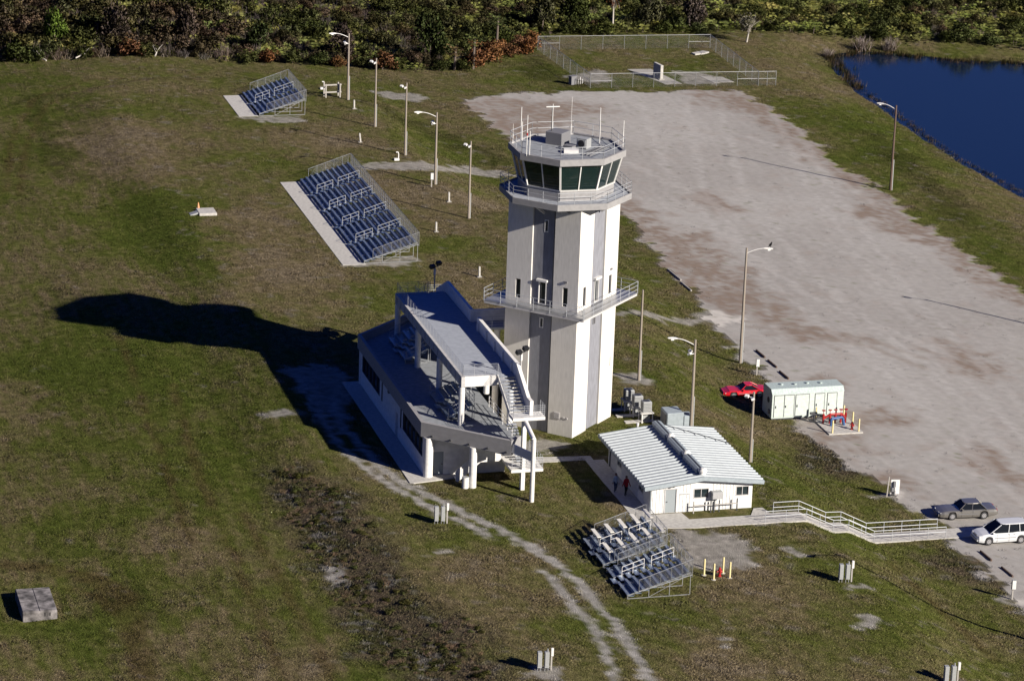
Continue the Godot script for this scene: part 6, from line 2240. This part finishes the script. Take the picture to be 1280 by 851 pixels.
func vegetation() -> void:
	leaf_mat("leaf")
	leaf_mat("grass_blade", false)
	grass()
	var pal := [palmetto_mesh(1), palmetto_mesh(2), palmetto_mesh(3)]
	var bsh := [bush_mesh(11, 900, 0.13), bush_mesh(12, 900, 0.12), bush_mesh(13, 800, 0.14, 1.15)]
	var twg := [twig_mesh(21, 34), twig_mesh(22, 30)]
	var kinds := {"palmetto": [pal, [], [], PackedColorArray()], "bush": [bsh, [], [], PackedColorArray()], "brush": [twg, [], [], PackedColorArray()]}
	var xf := {}
	var cl := {}
	for k in ["palmetto0", "palmetto1", "palmetto2", "bush0", "bush1", "bush2", "brush0", "brush1"]:
		xf[k] = []
		cl[k] = PackedColorArray()
	rng.seed = 77
	var nz := noise(0.05, 91, 3)
	var step := 1.35
	var x := -62.0
	while x < 150.0:
		var zf := scrub_front(x)
		var z := zf - 1.2
		while z > zf - 62.0:
			var px := x + rng.randf_range(-0.6, 0.6)
			var pz := z + rng.randf_range(-0.6, 0.6)
			var v := nz.get_noise_2d(px, pz)
			var u := rng.randf()
			var back := clampf((zf - z) / 12.0, 0.0, 1.0)
			var kind := "palmetto"
			if px < -2.0: kind = "brush" if u < 0.55 - 0.3 * back else ("bush" if u < 0.8 else "palmetto")
			elif px < 28.0: kind = "bush" if u < 0.62 - 0.3 * back else ("brush" if u < 0.70 else "palmetto")
			elif px < 45.0: kind = "brush" if u < 0.3 and back < 0.5 else ("bush" if u < 0.55 else "palmetto")
			else: kind = "bush" if u < 0.28 + v * 0.4 else ("brush" if u < 0.33 else "palmetto")
			var h := rng.randf_range(0.9, 1.7) + v * 0.8 + back * 0.2
			if px < 5.0: h = h * 1.25 + 0.5
			if px > 80.0: h *= 0.9
			if z > zf - 2.0: h *= 0.6
			h = maxf(0.7, h)
			var key := kind + str(rng.randi() % (2 if kind == "brush" else 3))
			var w := h * rng.randf_range(0.75, 1.05) if kind != "palmetto" else rng.randf_range(1.3, 1.9)
			var y := gy(px, pz) - 0.1
			var b := Basis(Vector3.UP, rng.randf() * TAU).scaled(Vector3(w, h * (1.0 if kind != "palmetto" else 0.95), w))
			if kind == "palmetto": b = Basis(Vector3.UP, rng.randf() * TAU).scaled(Vector3(w, h * 0.75, w))
			xf[key].append(Transform3D(b, Vector3(px, y, pz)))
			var c: Color
			match kind:
				"palmetto": c = tint(Color(0.125, 0.14, 0.042).lerp(Color(0.175, 0.16, 0.055), clampf(v + 0.3, 0.0, 1.0)), 0.3)
				"bush": c = tint(Color(0.085, 0.095, 0.034).lerp(Color(0.115, 0.08, 0.06), clampf(0.35 - v * 1.4 + (0.3 if px < -2.0 else 0.0), 0.0, 1.0)), 0.3)
				_: c = tint(Color(0.21, 0.175, 0.15), 0.25)
			if px > 32.0 and px < 46.0 and back < 0.6 and kind != "palmetto": c = tint(Color(0.33, 0.17, 0.09), 0.2)
			cl[key].append(c)
			z -= step * (1.0 + 0.5 * back)
		x += step
	var lab := {"palmetto": "dense low saw palmetto covering the far ground", "bush": "tangled dark bushes filling the far wood", "brush": "bare grey brush stems among the far thicket"}
	for k in xf:
		var kind: String = k.left(-1)
		var mesh: Mesh = kinds[kind][0][int(k.right(1))]
		multi({"palmetto": "palmetto_thicket", "bush": "bush_thicket", "brush": "brushwood"}[kind], mesh, xf[k], cl[k], lab[kind], "scrub")
	# the plants of the wood's edge one can pick out
	rng.seed = 99
	x = -44.0
	var i := 0
	while x < 124.0:
		var z := scrub_front(x) + rng.randf_range(-0.8, 0.3)
		var u := rng.randf()
		var kind := 0
		if x < 4.0: kind = 2 if u < 0.35 else (1 if u < 0.85 else 3)
		elif x < 34.0: kind = 1 if u < 0.65 else (0 if u < 0.85 else 3)
		elif x < 44.0: kind = 3
		else: kind = 0 if u < 0.7 else 1
		var h := rng.randf_range(1.1, 2.3)
		var names := ["palmetto_shrub", "leafy_shrub", "bare_shrub", "brown_shrub"]
		var labels := ["bushy green palmetto at the wood's front edge", "dark leafy shrub at the wood's front edge", "bare grey-stemmed shrub at the wood's front edge", "rust-brown dry shrub at the wood's front edge"]
		var zone := "beyond the pond"
		for q in [[-14.0, "beside the pale fallen limbs"], [4.0, "beyond the small bleacher"], [20.0, "beyond the plain poles"], [34.0, "round the cabbage palms"], [46.0, "at the fenced yard's near corner"], [72.0, "right behind the fenced yard"], [90.0, "round the lone thin tree"]]:
			if x < q[0]:
				zone = q[1]
				break
		var t := thing(names[kind], ["low ", "mid-sized ", "tall "][0 if h < 1.45 else (1 if h < 1.9 else 2)] + labels[kind] + ", " + zone, "shrub", on(x, z, -0.05), rng.randf() * 360.0, ["palmettos along the wood's edge", "leafy shrubs along the wood's edge", "bare shrubs along the wood's edge", "brown shrubs along the wood's edge"][kind])
		var c := [Color(0.13, 0.145, 0.045), Color(0.085, 0.095, 0.034), Color(0.26, 0.22, 0.19), Color(0.24, 0.115, 0.06)]
		var mesh: Mesh = [pal[i % 3], bsh[i % 3], twg[i % 2], bsh[(i + 1) % 3]][kind]
		var w := h * rng.randf_range(0.9, 1.3)
		crown(t, mesh, Vector3(w, h * (0.8 if kind == 0 else 1.0), w), Vector3.ZERO, tint(c[kind], 0.2))
		var m := B()
		for s in 3:
			var a := rng.randf() * TAU
			m.tube(Vector3(cos(a) * 0.1, -0.1, sin(a) * 0.1), Vector3(cos(a) * 0.4, h * 0.6, sin(a) * 0.4), 0.04, 5, 0.015)
		part(m, "stem", M.bark, t)
		x += rng.randf_range(2.2, 3.6)
		i += 1
	trees(pal, bsh, twg)
	weeds(bsh, twg)
	reeds()

func crown(t: Node3D, mesh: Mesh, scale: Vector3, at: Vector3, c: Color) -> MeshInstance3D:
	var o := MeshInstance3D.new()
	o.name = "crown"
	var m: StandardMaterial3D = M.leaf.duplicate()
	m.albedo_color = c.linear_to_srgb()
	o.mesh = mesh
	o.material_override = m
	t.add_child(o, true)
	o.transform = Transform3D(Basis().scaled(scale), at)
	return o

func trees(pal: Array, bsh: Array, twg: Array) -> void:
	rng.seed = 123
	# cabbage palms: a trunk and a head of fans
	for q in [[31.2, -151.8, 4.2, Color(0.085, 0.10, 0.035), "green cabbage palm at the corner of the wood"], [28.4, -151.3, 3.0, Color(0.12, 0.085, 0.045), "half-dead brown cabbage palm beside the green palm"], [37.5, -163.0, 4.6, Color(0.09, 0.11, 0.04), "cabbage palm standing above the rust-brown brush"]]:
		var t := thing("palm_tree", q[4], "tree", on(q[0], q[1]), 0)
		var m := B()
		m.tube(Vector3(0, -0.2, 0), Vector3(0.1, q[2], 0.05), 0.2, 8, 0.16)
		part(m, "trunk", M.bark, t)
		crown(t, pal[0], Vector3(1.4, 1.1, 1.4), Vector3(0.1, q[2] - 0.6, 0.05), q[3])
		crown(t, pal[2], Vector3(1.2, -0.7, 1.2), Vector3(0.1, q[2] - 0.2, 0.05), q[3] * 0.8)
	var spec := [[75.4, -164.2, 4.2, 2.6, Color(0.2, 0.19, 0.15), "lone thin tree with pale trunk on the grass beyond the fence", true],
		[58.5, -175.5, 7.5, 1.7, Color(0.26, 0.10, 0.05), "tall rust-brown dead tree with pale trunk behind the fence", true],
		[69.5, -172.5, 5.5, 2.6, Color(0.10, 0.08, 0.075), "grey-brown bushy tree behind the fence corner", false],
		[52.0, -174.5, 5.8, 2.9, Color(0.07, 0.085, 0.03), "dark green tree behind the middle of the fence", false],
		[64.5, -175.0, 5.2, 2.5, Color(0.085, 0.085, 0.05), "olive tree between the dead tree and the bushy tree", false],
		[47.0, -173.0, 4.8, 2.4, Color(0.08, 0.08, 0.045), "small olive tree behind the near fence corner", false],
		[26.5, -158.0, 5.5, 3.2, Color(0.05, 0.065, 0.025), "dark round tree behind the cabbage palms", false],
		[14.5, -159.5, 4.4, 2.7, Color(0.085, 0.065, 0.06), "purplish-brown tree behind the lamp pole at the wood", false],
		[3.0, -163.5, 4.4, 2.9, Color(0.055, 0.07, 0.03), "dark green tree at the edge behind the small bleacher", false],
		[-6.0, -169.5, 5.2, 2.8, Color(0.10, 0.075, 0.065), "brown twiggy tree in the bare brush", false],
		[-16.0, -172.0, 5.6, 3.0, Color(0.09, 0.07, 0.062), "grey-brown twiggy tree behind the fallen branches", false],
		[-24.0, -173.0, 5.6, 2.6, Color(0.10, 0.15, 0.03), "bright green tree standing out of the grey brush", false]]
	for q in spec:
		var t := thing("tree", q[5], "tree", on(q[0], q[1]), rng.randf() * 360.0)
		var H: float = q[2]
		var m := B()
		var top := Vector3(rng.randf_range(-0.4, 0.4), H * 0.62, rng.randf_range(-0.4, 0.4))
		m.tube(Vector3(0, -0.2, 0), top, 0.16, 8, 0.08)
		part(m, "trunk", M.pale_bark if q[6] else M.bark, t)
		for k in 5:
			var a := TAU * k / 5 + rng.randf()
			m = B()
			var p := top * rng.randf_range(0.6, 1.0)
			m.tube(p, p + Vector3(cos(a) * q[3] * 0.55, H * rng.randf_range(0.15, 0.35), sin(a) * q[3] * 0.55), 0.06, 6, 0.02)
			part(m, "limb", M.pale_bark if q[6] else M.bark, t)
		var w: float = q[3]
		if q[6]:
			crown(t, twg[0], Vector3(w, H * 0.6, w), Vector3(0, H * 0.4, 0), Color(0.3, 0.27, 0.24))
			crown(t, bush_mesh(int(31 + q[0]), 420, 0.12), Vector3(w * 0.7, H * 0.5, w * 0.7), Vector3(0, H * 0.42, 0), q[4])
		else:
			crown(t, bsh[int(absf(q[0])) % 3], Vector3(w * 0.8, H * 0.8, w * 0.8), Vector3(0, H * 0.22, 0), q[4])
			crown(t, bsh[(int(absf(q[0])) + 1) % 3], Vector3(w * 0.6, H * 0.5, w * 0.6), Vector3(w * 0.35, H * 0.1, w * 0.3), q[4] * 1.1)
	# pale fallen limbs in front of the grey brush
	for q in [[-20.5, -167.0, 3.4, 40.0, "long pale fallen limb along the brush edge"], [-26.5, -167.3, 2.8, 120.0, "forked pale fallen limb near the brown ferns"], [-10.8, -164.2, 2.2, 70.0, "short pale fallen limb before the dark bushes"]]:
		var t := thing("fallen_limb", q[4], "branch", on(q[0], q[1], 0.25), q[3])
		var m := B()
		m.tube(Vector3(-q[2] / 2, 0.1, 0), Vector3(q[2] / 2, 0.7, 0), 0.11, 7, 0.05)
		part(m, "limb", M.pale_bark, t)
		for k in 4:
			m = B()
			var p := Vector3(lerpf(-q[2] / 2, q[2] / 2, 0.35 + k * 0.15), 0.4 + k * 0.08, 0)
			m.tube(p, p + Vector3(0.5, 0.9 - 0.1 * k, 0.6 * (1 if k % 2 else -1)), 0.04, 5, 0.015)
			part(m, "twig", M.pale_bark, t)

func in_view(x: float, z: float) -> bool:
	# the strip of land the photograph shows, with a margin
	return x > lerpf(-70.0, -48.0, clampf((48.0 - z) / 250.0, 0.0, 1.0)) and x < lerpf(36.0, 134.0, clampf((75.0 - z) / 265.0, 0.0, 1.0))

func grass() -> void:
	rng.seed = 5
	var mb := B()
	mb.colored = true
	for k in 11:
		var a := rng.randf() * TAU
		var r := sqrt(rng.randf()) * 0.27
		var p := Vector3(cos(a) * r, -0.01, sin(a) * r)
		var b := rng.randf() * TAU
		var t := rng.randf_range(0.75, 1.35)
		mb.col = Color(t, t, t * 0.9)
		blade(mb, p, p + Vector3(cos(b) * 0.07, rng.randf_range(0.05, 0.13), sin(b) * 0.07), Vector3(-sin(b), 0, cos(b)) * 0.022, Vector3(cos(b) * 0.35, 0.9, sin(b) * 0.35).normalized())
	var mesh := mb.mesh(M.grass_blade)
	var xf := []
	var cs := PackedColorArray()
	var tries := 0
	while xf.size() < 230000 and tries < 900000:
		tries += 1
		var x := rng.randf_range(-70.0, 130.0)
		var z := rng.randf_range(-172.0, 76.0)
		if rng.randf() > lerpf(1.0, 0.45, clampf((40.0 - z) / 200.0, 0.0, 1.0)): continue
		if not in_view(x, z): continue
		if x > 20.0 and look("lot", x, z) > 0.4 and rng.randf() < 0.985: continue
		if look("sand", x, z) > 0.4 or look("track", x, z) > 0.4: continue
		if z < scrub_front(x) + 0.5: continue
		if absf(x) + absf(z) < 5.4 or (x > -15.7 and x < -8.2 and absf(z) < 12.8) or (x > -0.5 and x < 11.2 and z > 10.2 and z < 28.9): continue
		if x > -17.3 and x < -13.0 and z > -13.7 and z < 14.5: continue
		if (x > -8.9 and x < 0.7 and ((z > -86.6 and z < -51.4) or (z > -130.0 and z < -117.6))): continue
		if x > 82.0 and z > -162.0 and sdist(POND, x, z) < 0.8: continue
		if x > 3.0 and x < 31.0 and z > 26.6 and z < 29.0: continue
		var dens := n_mid.get_noise_2d(x, z)
		var s := rng.randf_range(0.6, 1.25) + dens * 0.5 + look("rough", x, z) * 0.6
		if s < 0.35: continue
		xf.append(Transform3D(Basis(Vector3.UP, rng.randf() * TAU).scaled(Vector3(1.0, s, 1.0)), on(x, z, n_mid.get_noise_2d(x, z) * 0.05)))
		var c := cover(x, z) * rng.randf_range(0.8, 1.3)
		cs.append(Color(c.r, c.g, c.b))
	multi("grass", mesh, xf, cs, "short mown grass covering mound and field", "grass")

func weeds(bsh: Array, twg: Array) -> void:
	rng.seed = 31
	for q in [[bsh[0], 220, "weed_patch", "leafy weeds on the steep bank of the mound", 0.45, Color(0.13, 0.135, 0.05)], [twg[1], 420, "dead_weeds", "dry stalks on the steep bank of the mound", 0.5, Color(0.25, 0.185, 0.125)]]:
		var xf := []
		var cs := PackedColorArray()
		while xf.size() < q[1]:
			var x := rng.randf_range(-36.0, -8.0)
			var z := rng.randf_range(4.0, 66.0)
			if look("rough", x, z) * (0.6 + n_mid.get_noise_2d(x * 0.7, z * 0.7)) < 0.4: continue
			var s := rng.randf_range(0.15, 0.5) * (1.7 if rng.randf() < 0.15 else 1.0)
			xf.append(Transform3D(Basis(Vector3.UP, rng.randf() * TAU).scaled(Vector3(s, s * q[4], s)), on(x, z, -0.03)))
			cs.append(tint(q[5], 0.35))
		multi(q[2], q[0], xf, cs, q[3], "weeds")

func reeds() -> void:
	rng.seed = 63
	var mb := B()
	mb.colored = true
	for k in 16:
		var a := rng.randf() * TAU
		var p := Vector3(rng.randf_range(-0.35, 0.35), 0, rng.randf_range(-0.35, 0.35))
		var t := rng.randf_range(0.7, 1.3)
		mb.col = Color(t, t * 0.95, t * 0.9)
		blade(mb, p, p + Vector3(cos(a) * 0.2, rng.randf_range(0.5, 1.0), sin(a) * 0.2), Vector3(-sin(a), 0, cos(a)) * 0.025, Vector3(cos(a), 0.5, sin(a)).normalized())
	var mesh := mb.mesh(M.leaf)
	var xf := []
	var cs := PackedColorArray()
	for k in POND.size():
		var a := Vector2(POND[k][0], POND[k][1])
		var b := Vector2(POND[(k + 1) % POND.size()][0], POND[(k + 1) % POND.size()][1])
		var far := a.y < -147.0 or b.y < -147.0
		var n := int(a.distance_to(b) * (5.0 if far else 4.5))
		for j in n:
			var p := a.lerp(b, rng.randf()) + Vector2(rng.randfn(), rng.randfn()) * (0.7 if far else 0.35)
			var s := rng.randf_range(0.5, 1.2) * (1.1 if far else 0.42)
			xf.append(Transform3D(Basis(Vector3.UP, rng.randf() * TAU).scaled(Vector3(1, s, 1)), Vector3(p.x, maxf(gy(p.x, p.y), -4.0) - 0.05, p.y)))
			cs.append(tint(Color(0.20, 0.15, 0.09) if rng.randf() < 0.7 else Color(0.09, 0.10, 0.04), 0.3))
	multi("reeds", mesh, xf, cs, "dry reeds fringing the pond", "reeds")
	for q in [[93.0, -163.2, 2.4, 2.5, "wide grey bare bush on the pond's far bank"], [97.0, -162.3, 2.2, 2.1, "second grey bare bush on the pond's far bank, right beside the first"], [86.5, -159.8, 1.5, 1.7, "small grey bush at the pond's end by the grass"]]:
		var t := thing("bare_bush", q[4], "bush", on(q[0], q[1], -0.05), rng.randf() * 360.0, "grey bushes on the pond bank")
		crown(t, twig_mesh(int(q[0]), 90), Vector3(q[3], q[2], q[3]), Vector3.ZERO, Color(0.30, 0.25, 0.23))
		var m := B()
		for s in 5:
			var a := TAU * s / 5.0
			m.tube(Vector3(cos(a) * 0.15, -0.1, sin(a) * 0.15), Vector3(cos(a) * 0.7, q[2] * 0.7, sin(a) * 0.7), 0.035, 5, 0.012)
		part(m, "stem", M.pale_bark, t)
